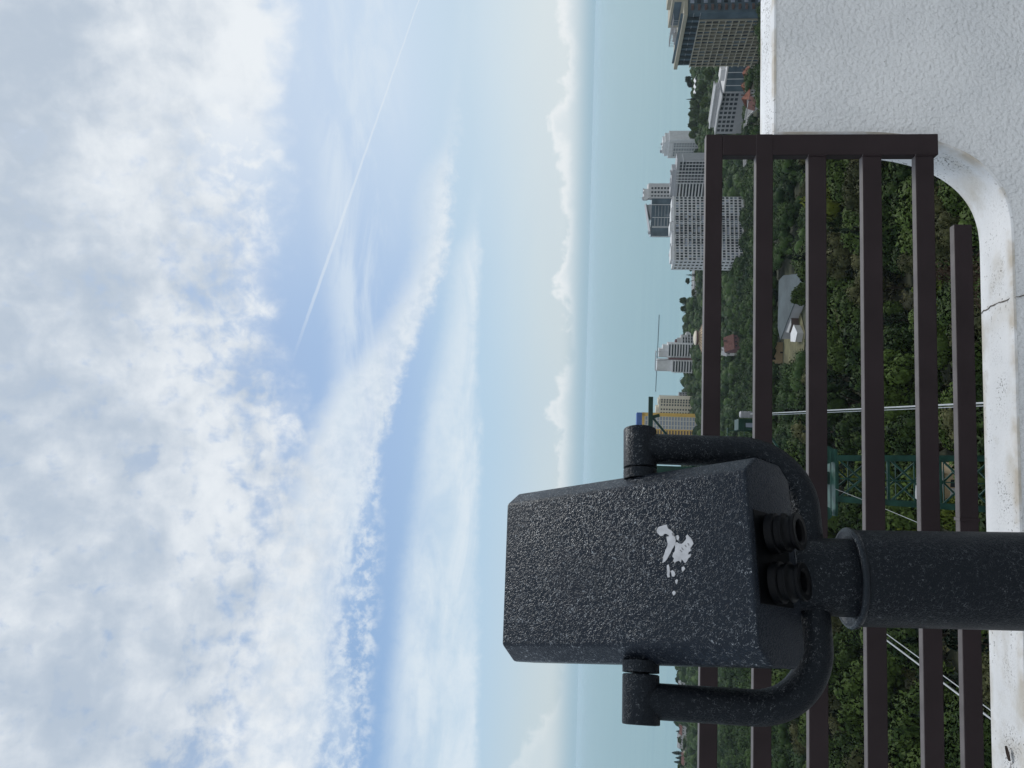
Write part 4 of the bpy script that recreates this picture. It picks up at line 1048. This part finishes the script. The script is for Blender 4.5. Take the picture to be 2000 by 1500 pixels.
# ------------------------------------------------------------------ trees
def leaf_mat(name, c, c2, tr=.25, rough=.55):
    m, nt, b = new_mat(name); N = nt.nodes; L = nt.links
    tc = N.new('ShaderNodeTexCoord'); n = N.new('ShaderNodeTexNoise'); n.inputs['Scale'].default_value = .75 if name != 'far_leaves' else .35; n.inputs['Detail'].default_value = 6; n.inputs['Roughness'].default_value = .7
    L.new(tc.outputs['Object'], n.inputs['Vector'])
    if name == 'far_leaves': oi = N.new('ShaderNodeAttribute'); oi.attribute_name = 'tint'; rnd_ = oi.outputs['Fac']
    else: oi = N.new('ShaderNodeObjectInfo'); rnd_ = oi.outputs['Random']
    a = N.new('ShaderNodeMath'); a.operation = 'MULTIPLY_ADD'; L.new(rnd_, a.inputs[0]); a.inputs[1].default_value = .75; 
    mr = N.new('ShaderNodeMapRange'); L.new(n.outputs['Fac'], mr.inputs['Value']); mr.inputs['From Min'].default_value = .32; mr.inputs['From Max'].default_value = .68; mr.inputs['To Min'].default_value = -.30; mr.inputs['To Max'].default_value = .55
    L.new(mr.outputs[0], a.inputs[2])
    mx = N.new('ShaderNodeMix'); mx.data_type = 'RGBA'; mx.clamp_factor = True; L.new(a.outputs[0], mx.inputs[0]); mx.inputs[6].default_value = (*c, 1); mx.inputs[7].default_value = (*c2, 1)
    L.new(mx.outputs[2], b.inputs['Base Color']); b.inputs['Roughness'].default_value = rough; b.inputs['Specular IOR Level'].default_value = .08
    return m
m_lf = {
 'broad': leaf_mat('broad_leaves', (.010, .026, .007), (.068, .108, .022)),
 'olive': leaf_mat('olive_leaves', (.026, .034, .013), (.110, .112, .046)),
 'bright': leaf_mat('bright_leaves', (.045, .075, .010), (.13, .155, .022)),
 'dark': leaf_mat('dark_needles', (.006, .015, .010), (.018, .034, .018)),
 'dry': leaf_mat('dry_twigs', (.070, .050, .038), (.14, .095, .07)),
 'far': leaf_mat('far_leaves', (.007, .022, .009), (.050, .090, .022)),
}
m_bark = simple('bark', (.07, .055, .04), .9, .3, 2)
def leaves(rg, pts, nrm, size, squash=.55):
    """leaf sprays: bent quads around pts, roughly facing nrm; columns are position and shading normal"""
    n = len(pts); rnd = rg.normal(size=(n, 3)); d = nrm + rnd*.75; d /= np.linalg.norm(d, axis=1)[:, None]
    t = np.cross(d, rg.normal(size=(n, 3))); t /= np.linalg.norm(t, axis=1)[:, None]; b = np.cross(d, t)
    s = (size*rg.uniform(.55, 1.25, n))[:, None]
    v = np.stack([pts-t*s*.5, pts-b*s*squash*.5+d*s*.08, pts+t*s*.5-d*s*.12, pts+b*s*squash*.5+d*s*.08], 1)
    g = np.cross(v[:, 1]-v[:, 0], v[:, 2]-v[:, 0]); flip = (g*nrm).sum(1) < 0
    v[flip] = v[flip][:, [0, 3, 2, 1]]
    u = nrm/np.maximum(np.linalg.norm(nrm, axis=1)[:, None], 1e-6); sn = u + d*np.sign((d*u).sum(1))[:, None]*.55; sn /= np.linalg.norm(sn, axis=1)[:, None]
    return np.concatenate([v.reshape(-1, 3), np.repeat(sn, 4, 0)], 1)
def quads_mesh(name, V, mat, extra=None, tint=None):
    n = len(V)//4; faces = np.arange(n*4).reshape(-1, 4)
    me = bpy.data.meshes.new(name)
    vv = V; loops = faces.ravel(); starts = np.arange(0, n*4, 4)
    if extra is not None:
        ev, ef = extra; off = len(vv); vv = np.concatenate([vv, ev]); loops = np.concatenate([loops, (ef+off).ravel()]); starts = np.concatenate([starts, n*4+np.arange(len(ef))*ef.shape[1]])
    me.vertices.add(len(vv)); me.vertices.foreach_set('co', vv[:, :3].astype(np.float32).ravel())
    me.loops.add(len(loops)); me.loops.foreach_set('vertex_index', loops.astype(np.int32))
    me.polygons.add(len(starts)); me.polygons.foreach_set('loop_start', starts.astype(np.int32))
    me.update(calc_edges=True)
    me.polygons.foreach_set('use_smooth', [True]*len(me.polygons))
    me.normals_split_custom_set_from_vertices(vv[:, 3:6].astype(np.float32))
    if tint is not None:
        at_ = me.attributes.new('tint', 'FLOAT', 'POINT'); at_.data.foreach_set('value', tint.astype(np.float32))
    me.materials.append(mat)
    return me
def sphere_pts(rg, n):
    v = rg.normal(size=(n, 3)); return v/np.linalg.norm(v, axis=1)[:, None]
def core(rg, cen, rad):
    """lumpy inner foliage masses that close the view through the crown"""
    vs, fs = [], []; nu, nv = 10, 6; o = 0
    for c, r_ in zip(cen, rad):
        for j in range(nv+1):
            th = math.pi*j/nv
            for i in range(nu):
                a = 2*math.pi*i/nu; k = r_*(.62+.22*rg.random())
                q = (math.sin(th)*math.cos(a), math.sin(th)*math.sin(a), math.cos(th)); vs.append((c[0]+k*q[0], c[1]+k*q[1], c[2]+k*.85*q[2], *q))
        for j in range(nv):
            for i in range(nu): fs.append((o+j*nu+i, o+(j+1)*nu+i, o+(j+1)*nu+(i+1) % nu, o+j*nu+(i+1) % nu))
        o += nu*(nv+1)
    return np.array(vs), np.array(fs)
def broad_crown(seed, rx=5., rz=3.8, zc=7.2, nl=26, per=230, size=.55, lob=(1.3, 2.1), mat='broad', solid=True):
    rg = np.random.default_rng(seed); dirs = sphere_pts(rg, nl); dirs[:, 2] = np.abs(dirs[:, 2])*1.0-.25
    f = rg.uniform(.55, 1.0, nl)[:, None]
    cen = dirs*f*np.array([rx*.78, rx*.78, rz*.85])+np.array([0, 0, zc]); rad = rg.uniform(*lob, nl)
    V = []
    for c, r_ in zip(cen, rad):
        d = sphere_pts(rg, per); d[:, 2] = np.where(d[:, 2] < -.45, -d[:, 2], d[:, 2])
        rr = r_*rg.uniform(.72, 1.12, per)[:, None]; p = c+d*rr*np.array([1, 1, .85])
        V.append(leaves(rg, p, d+np.array([0, 0, .35]), size))
    ex = core(rg, cen, rad) if solid else None
    return quads_mesh('crown', np.concatenate(V), m_lf[mat], ex)
def cone_crown(seed, r0=2.6, h=13., z0=1.2, tiers=15, per=150, size=.5, mat='dark', power=1.):
    rg = np.random.default_rng(seed); V = []
    for k in range(tiers):
        f = k/(tiers-1); z = z0+(h-z0)*f; rr = r0*(1-f)**power+.15; nb = max(4, int(9*(1-f)+3))
        for q in range(nb):
            a = 2*math.pi*(q+rg.random())/nb; L_ = rr*rg.uniform(.75, 1.15); m = max(8, int(per/nb*(.4+.6*(1-f))))
            t = rg.random(m)**.6; p = np.stack([np.cos(a+rg.normal(0, .16, m))*L_*t, np.sin(a+rg.normal(0, .16, m))*L_*t, z-.22*L_*t+rg.normal(0, .16, m)], 1)
            nr = np.stack([np.full(m, math.cos(a)*.5), np.full(m, math.sin(a)*.5), np.full(m, .8)], 1); V.append(leaves(rg, p, nr, size, .45))
    return quads_mesh('crown', np.concatenate(V), m_lf[mat])
def column_crown(seed, r0=1.1, h=11., per=1500, size=.42, mat='dark'):
    rg = np.random.default_rng(seed); f = rg.random(per); a = rg.uniform(0, 2*math.pi, per)
    rr = r0*np.sin(np.pi*np.clip(f*.86+.12, 0, 1))**.7*(1-.25*f)*rg.uniform(.75, 1.1, per)
    p = np.stack([np.cos(a)*rr, np.sin(a)*rr, .6+f*(h-.6)], 1); nr = np.stack([np.cos(a), np.sin(a), np.full(per, .9)], 1)
    zc = np.linspace(1, h-1.5, 7); ex = core(rg, [(0, 0, z) for z in zc], [r0*1.0*math.sin(math.pi*(.86*(z/h)+.12))**.7 for z in zc])
    return quads_mesh('crown', leaves(rg, p, nr, size, .4), m_lf[mat], ex)
def bare_crown(seed, mat='dry'):
    rg = np.random.default_rng(seed); V = []
    for k in range(34):
        a = rg.uniform(0, 6.28); z = rg.uniform(3.5, 9.5); L_ = rg.uniform(1.2, 3.2)*(1-(z-3.5)/9); m = 46
        t = rg.random(m); p = np.stack([np.cos(a)*L_*t, np.sin(a)*L_*t, z+L_*.5*t], 1)+rg.normal(0, .22, (m, 3)); V.append(leaves(rg, p, rg.normal(size=(m, 3)), .42, .22))
    return quads_mesh('crown', np.concatenate(V), m_lf[mat])
def trunk_mesh(seed, h=6.5, r=.24, limbs=5, spread=2.6):
    rg = random.Random(seed); mb = MB()
    path = [(0, 0, -.6), (.05, .03, h*.3), (rg.uniform(-.2, .2), rg.uniform(-.2, .2), h*.65), (rg.uniform(-.3, .3), rg.uniform(-.3, .3), h)]
    mb.tube(path, [r*1.3, r, r*.75, r*.35], 8)
    for k in range(limbs):
        a = 2*math.pi*k/limbs+rg.random(); z0 = h*(.45+.1*k/limbs*3); mb.tube([(0, 0, z0), (spread*.5*math.cos(a), spread*.5*math.sin(a), z0+h*.2), (spread*math.cos(a), spread*math.sin(a), z0+h*.34)], [r*.5, r*.35, r*.12], 6)
    me = bpy.data.meshes.new('trunk'); me.from_pydata(mb.v, [], mb.f); me.materials.append(m_bark); return me
T1, T2, T3 = trunk_mesh(1), trunk_mesh(2, 7.5, .2, 4, 1.8), trunk_mesh(3, 10.5, .2, 3, .6)
PROTO = {
 'broad0': (broad_crown(11, size=.66, per=190), T1), 'broad1': (broad_crown(12, 5.4, 3.4, 6.9, 30, 180, .62), T1), 'broad2': (broad_crown(13, 4.4, 4.6, 7.6, 24, 240, .62, (1.2, 2.0)), T2),
 'olive0': (broad_crown(21, 4.8, 4.0, 7.0, 30, 190, .42, (1.0, 1.7), 'olive'), T1), 'olive1': (broad_crown(22, 4.2, 4.6, 7.4, 26, 200, .45, (1.0, 1.7), 'olive'), T2),
 'bright0': (broad_crown(31, 3.6, 3.0, 5.4, 20, 220, .5, (1.0, 1.6), 'bright'), T1),
 'conifer0': (cone_crown(41), T3), 'conifer1': (cone_crown(42, 3.4, 12, 1.0, 13, 170, .6), T3),
 'cypress0': (column_crown(51), T3), 'pine0': (broad_crown(61, 4.6, 1.9, 9.2, 18, 200, .5, (1.1, 1.8), 'dark'), T3),
 'dry0': (bare_crown(71), T2),
}
KIND = {'broad0': ('broadleaf_tree', 'dark round crowned tree'), 'broad1': ('broadleaf_tree', 'wide dark spreading tree'), 'broad2': ('broadleaf_tree', 'tall domed green tree'),
        'olive0': ('broadleaf_tree', 'dull olive green tree'), 'olive1': ('broadleaf_tree', 'tall grey olive tree'), 'bright0': ('broadleaf_tree', 'small yellow green tree'),
        'conifer0': ('conifer_tree', 'dark pointed conifer'), 'conifer1': ('conifer_tree', 'broad dark conifer'), 'cypress0': ('cypress_tree', 'dark slender cypress'), 'pine0': ('pine_tree', 'dark flat topped pine'), 'dry0': ('dry_tree', 'brown dry leafed tree')}
GR = {'broadleaf_tree': 'broadleaf trees on the slope', 'conifer_tree': 'conifers on the slope', 'cypress_tree': 'cypresses by the shore', 'pine_tree': 'pines by the shore', 'dry_tree': 'dry trees on the slope'}
TREES = []
def plant(kind, x, y, s, rz, sz=1., zoff=0.):
    nm = KIND[kind][0]; t = bpy.data.objects.new(nm, None); col.objects.link(t)
    t.location = (x, y, ground(x, y)-.3+zoff); t.rotation_euler = (0, 0, rz); t.scale = (s, s, s*sz)
    link_mesh('trunk', PROTO[kind][1], t); link_mesh('crown', PROTO[kind][0], t)
    t['category'] = {'conifer_tree': 'conifer', 'cypress_tree': 'cypress', 'pine_tree': 'pine'}.get(nm, 'tree'); t['group'] = GR[nm]
    TREES.append((t, kind, Vector((x, y, t.location.z+7.5*s*sz)))); return t
# places trees must leave free
FREE = []
for ob_ in list(col.objects):
    if ob_.parent is None and ob_.type == 'EMPTY' and ob_.get('category') in ('building', 'house', 'pavilion', 'shed', 'cabin', 'canopy', 'pylon'):
        R_ = Matrix.Rotation(ob_.rotation_euler.z, 4, 'Z')
        bb_ = [R_ @ Vector(cr) + ob_.location + R_ @ Vector(ch.location) for ch in ob_.children if ch.type == 'MESH' and ch.name.split('.')[0] in ('wall', 'roof', 'leg') for cr in ch.bound_box]
        if bb_: FREE.append((min(p.x for p in bb_), max(p.x for p in bb_), min(p.y for p in bb_), max(p.y for p in bb_)))
def free(x, y, m=3.):
    if any(a-m < x < b2+m and c3-m < y < d3+m for a, b2, c3, d3 in FREE): return False
    if inside(x, y, yv): return False
    for a, b2 in zip(rp[:-1], rp[1:]):
        t_ = max(0, min(1, ((x-a.x)*(b2.x-a.x)+(y-a.y)*(b2.y-a.y))/((b2.x-a.x)**2+(b2.y-a.y)**2)))
        if math.hypot(x-a.x-t_*(b2.x-a.x), y-a.y-t_*(b2.y-a.y)) < 6+m: return False
    return True
# sight lines to the yard and houses stay open
def blocks(x, y, h):
    u, v = UV((x, y, ground(x, y)+h))
    if 780 < u < 985 and 205 < y < 300 and v < 1568: return True
    if 800 < u < 862 and 300 < y < 556 and v < 1437: return True
    if 985 < u < 1120 and 300 < y < 577 and v < 1445-8*math.sin(u*.13): return True
    if y > 640 and ((912 < u < 985 and v < 1355) or (u < 90 and v < 1337) or (145 < u < 176 and v < 1337)): return True
    if 1230 < u < 1380 and 300 < y < 610 and v < 1442: return True
    if 1300 < u < 1376 and 300 < y < 523 and v < 1463: return True
    if 1236 < u < 1308 and 300 < y < 500 and v < 1476: return True
    return False
rg = random.Random(17)
kinds = ['broad0']*4+['broad1']*4+['broad2']*4+['olive0']*3+['olive1']*3+['bright0']*1+['conifer0']*2+['conifer1']*2
d = 24.; spots = []
while d < 215:
    sp_ = 6.0+d*.030; half = d*.60+6; n = int(2*half/sp_)
    for i in range(n+1):
        x = -half+2*half*(i+rg.uniform(.1, .9))/(n+1); y = d+rg.uniform(-.4, .4)*sp_
        spots.append((x, y, sp_))
    d += sp_*.86
HIDE = set()
FARP = []
for k, (x, y, sp_) in enumerate(spots):
    kd = rg.choice(kinds); s = sp_/9.3*rg.uniform(.78, 1.28); sz = rg.uniform(.85, 1.3); rz = rg.uniform(0, 6.28)
    if kd == 'bright0': s *= 1.15
    if kd.startswith('conifer'): s *= 1.0
    u, v = UV((x, y, ground(x, y)+8*s))
    # keep clear under the ropes, and what the terrace wall hides
    if y < 60 and ((abs(u-700) < 34) or (abs(u-(440-(v-1455)*.70)) < 50)) : s *= .62
    if not free(x, y, 3.2*s): continue
    if blocks(x, y, 9.5*s*sz): 
        if blocks(x, y, 4.8*s*sz): continue
        s *= .5
    if k in HIDE: FARP.append((x, y, s, kd)); continue
    plant(kd, x, y, s, rz, sz)
# a few singled out by the photograph
def at(u, v, d, h): p = P(u, v, d); return p.x, p.y
for kd, u, v, d_, s in (('dry0', 968, 1740, 60, 1.0), ('dry0', 925, 1765, 57, .8), ('bright0', 1108, 1568, 185, 1.5), ('broad0', 925, 1562, 250, .8), ('bright0', 1062, 1760, 62, .62), ('bright0', 1140, 1770, 60, .5), ('conifer1', 1050, 1620, 130, 1.0), ('bright0', 30, 1880, 44, .7), ('bright0', 460, 1600, 120, .9), ('bright0', 505, 1690, 96, .8), ('conifer0', 250, 1770, 50, .8), ('dry0', 210, 1890, 42, .6)):
    p = P(u, v, d_); plant(kd, p.x, p.y, s, rg.uniform(0, 6), max(.7, min(1.7, (p.z-ground(p.x, p.y)+2.5*s)/(9.5*s))))
# skyline trees along the shore
def sky_tree(kd, u, vtop, d_, wpx):
    p = P(u, vtop, d_); g = ground(p.x, p.y); H0 = {'b': 11.3, 'o': 11.6, 'c': 13.2, 'p': 11.2}[kd[0]] if kd != 'cypress0' else 11.2
    hgt = max(4., p.z-g+.3); w0 = {'broad0': 11, 'broad1': 12, 'broad2': 10, 'olive0': 10, 'conifer0': 5.2, 'conifer1': 6.8, 'cypress0': 2.2, 'pine0': 10, 'olive1': 9}[kd]
    s = wpx/1500*d_/w0; plant(kd, p.x, p.y, s, rg.uniform(0, 6), hgt/H0/s)
for a in (('broad2', 951, 1338, 930, 14), ('conifer1', 963, 1338, 895, 10), ('broad2', 914, 1326, 900, 15), ('conifer1', 905, 1331, 902, 13), ('broad2', 897, 1328, 905, 14), ('conifer0', 889, 1334, 900, 9), ('broad1', 884, 1338, 890, 20), ('cypress0', 868, 1337, 930, 4), ('broad0', 858, 1335, 925, 12), ('broad0', 977, 1343, 895, 16),
          ('broad1', 767, 1337, 900, 26), ('broad0', 750, 1344, 890, 22), ('broad2', 735, 1346, 880, 16), ('olive0', 929, 1348, 870, 16),
          ('pine0', 1344, 1338, 850, 16), ('pine0', 1335, 1342, 855, 12), ('cypress0', 1306, 1340, 860, 4), ('broad1', 1295, 1346, 840, 22), ('cypress0', 1288, 1344, 850, 5), ('broad2', 1277, 1343, 845, 16), ('broad0', 1257, 1340, 850, 18), ('broad1', 1240, 1340, 830, 26), ('broad0', 1316, 1352, 800, 22), ('broad2', 1330, 1362, 740, 20), ('broad1', 1300, 1362, 740, 26), ('broad0', 1268, 1360, 740, 26),
          ('broad1', 1355, 1368, 700, 24), ('conifer1', 1280, 1372, 700, 14),
          ('cypress0', 30, 1312, 915, 8), ('cypress0', 20, 1319, 910, 6), ('cypress0', 12, 1316, 905, 6), ('broad0', 172, 1317, 920, 16), ('broad2', 186, 1322, 915, 12), ('pine0', 178, 1324, 900, 14), ('cypress0', 72, 1320, 915, 5), ('broad1', 55, 1322, 905, 16), ('olive0', 84, 1323, 905, 14), ('broad0', 4, 1322, 900, 14), ('broad1', 45, 1332, 870, 20)):
    sky_tree(*a)

# ------------------------------------------------------------------ the far wood: one mass
rgn = np.random.default_rng(99); V = []; EV = []; EF = []; eo = 0; TV = []; TE = []
d = 208.
rg2 = random.Random(41)
cells = []
while d < 958:
    sp_ = 10.5+max(0, d-210)*.004; half = min(d*.60+10, 560); n = int(2*half/sp_)
    for i in range(n+1):
        cells.append((-half+2*half*(i+rg2.uniform(.0, 1.))/(n+1), d+rg2.uniform(-.5, .5)*sp_, sp_))
    d += sp_*.88
for (x, y, sp_) in cells:
    if not free(x, y, 3.5): continue
    rad = sp_*rg2.uniform(.45, .82); h = rg2.uniform(6.5, 12.) if y < 850 else rg2.uniform(5.0, 12.5)
    while h > 2.5 and blocks(x, y, h+rad*.3): h -= 1.2
    if h <= 3.7: rad *= .55
    zc = ground(x, y)+h-rad*.55; tn = rg2.random()
    nl, per, lsz = (13, 62, .72) if y < 350 else ((10, 34, 1.05) if y < 560 else (6, 14, 1.7))
    dl = sphere_pts(rgn, nl); dl[:, 2] = np.abs(dl[:, 2])-.3
    lc = np.array([x, y, zc])+dl*rgn.uniform(.35, .72, nl)[:, None]*rad*np.array([1, 1, .8]); lr = rad*rgn.uniform(.28, .46, nl)
    for c_, r_ in zip(lc, lr):
        dd = sphere_pts(rgn, per); dd[:, 2] = np.where(dd[:, 2] < -.3, -dd[:, 2], dd[:, 2])
        V.append(leaves(rgn, c_+dd*r_*rgn.uniform(.75, 1.1, per)[:, None], dd+np.array([0, 0, .3]), lsz))
    TV.append(np.full(nl*per*4, tn))
    if y < 560: ev, ef = core(rgn, lc, lr*.95)
    else: ev, ef = core(rgn, [(x, y, zc)], [rad*.95])
    EV.append(ev); EF.append(ef+eo); eo += len(ev); TE.append(np.full(len(ev), tn))
fw = quads_mesh('far_wood', np.concatenate(V), m_lf['far'], (np.concatenate(EV), np.concatenate(EF)), np.concatenate(TV+TE))
tag(link_mesh('far_wood', fw), 'unbroken mass of dark green wood covering the valley towards the sea', 'wood', None, 'stuff')
# undergrowth under the near trees
V = []
for k in range(2600):
    y = 12+rg2.random()**1.3*250; x = rg2.uniform(-1, 1)*(y*.62+8)
    if not free(x, y, 1.5): continue
    z = ground(x, y); m = 26; r_ = rg2.uniform(.9, 2.2)*(1+y/220); dd = sphere_pts(rgn, m); dd[:, 2] = np.abs(dd[:, 2])
    V.append(leaves(rgn, np.array([x, y, z])+dd*r_*rgn.uniform(.5, 1, m)[:, None], dd+np.array([0, 0, .5]), .55+y*.003))
tag(link_mesh('undergrowth', quads_mesh('undergrowth', np.concatenate(V), m_lf['olive'])), 'low scrubby undergrowth covering the slope under the trees', 'undergrowth', None, 'stuff')

# ------------------------------------------------------------------ labels of trees: kind, gap between the rails, landmark, order
def gap(v):
    if v < 1380: return 'on the skyline'
    for i, a in enumerate((1490, 1597, 1705, 1811)):
        if v < a: return ('under top rail', 'under second rail', 'under third rail', 'under fourth rail')[i]
    return 'near bottom rail'
def side(u):
    for a, n in ((140, 'far beyond the post'), (290, 'just beyond the post'), (480, 'behind the post'), (640, 'at the pylon'), (760, 'just past the pylon'), (880, 'midway along'), (1000, 'toward the wall'), (1120, 'by the curved wall')):
        if u < a: return n
    return 'at the end post' if u < 1260 else 'over the wall top'
from collections import defaultdict
buck = defaultdict(list)
for t, kd, p in TREES:
    u, v = UV(p); buck[(KIND[kd][1], gap(v), side(u))].append((u, t))
ORD = ['first', 'second', 'third', 'fourth', 'fifth', 'sixth', 'seventh', 'eighth', 'ninth', 'tenth', 'eleventh', 'twelfth', 'thirteenth', 'fourteenth', 'fifteenth', 'sixteenth']
for (kn, g_, s_), lst in buck.items():
    lst.sort(key=lambda q: q[0])
    for i, (u, t) in enumerate(lst):
        t['label'] = f'{kn} {g_}, {s_}' + (f', {ORD[min(i, 15)]} counting toward the hotel' if len(lst) > 1 else '')

# ------------------------------------------------------------------ sea air
m_hz = bpy.data.materials.new('sea_haze'); m_hz.use_nodes = True; nt = m_hz.node_tree
for n in list(nt.nodes):
    if n.type != 'OUTPUT_MATERIAL': nt.nodes.remove(n)
pvn = nt.nodes.new('ShaderNodeVolumePrincipled'); pvn.inputs['Color'].default_value = (.72, .84, .92, 1); pvn.inputs['Density'].default_value = .00006; pvn.inputs['Anisotropy'].default_value = .2
out_ = [n for n in nt.nodes if n.type == 'OUTPUT_MATERIAL'][0]; nt.links.new(pvn.outputs[0], out_.inputs['Volume'])
mb = MB(); mb.box(-43000, 43000, -43000, 43000, -156, 2.5); hzb = mb.build('haze', m_hz); tag(hzb, kind='stuff')
sc.cycles.volume_bounces = 1; sc.cycles.max_bounces = 8; sc.cycles.diffuse_bounces = 3; sc.cycles.glossy_bounces = 3; sc.cycles.transparent_max_bounces = 8
sc.cycles.use_denoising = True
sc.cycles.sample_clamp_indirect = 6
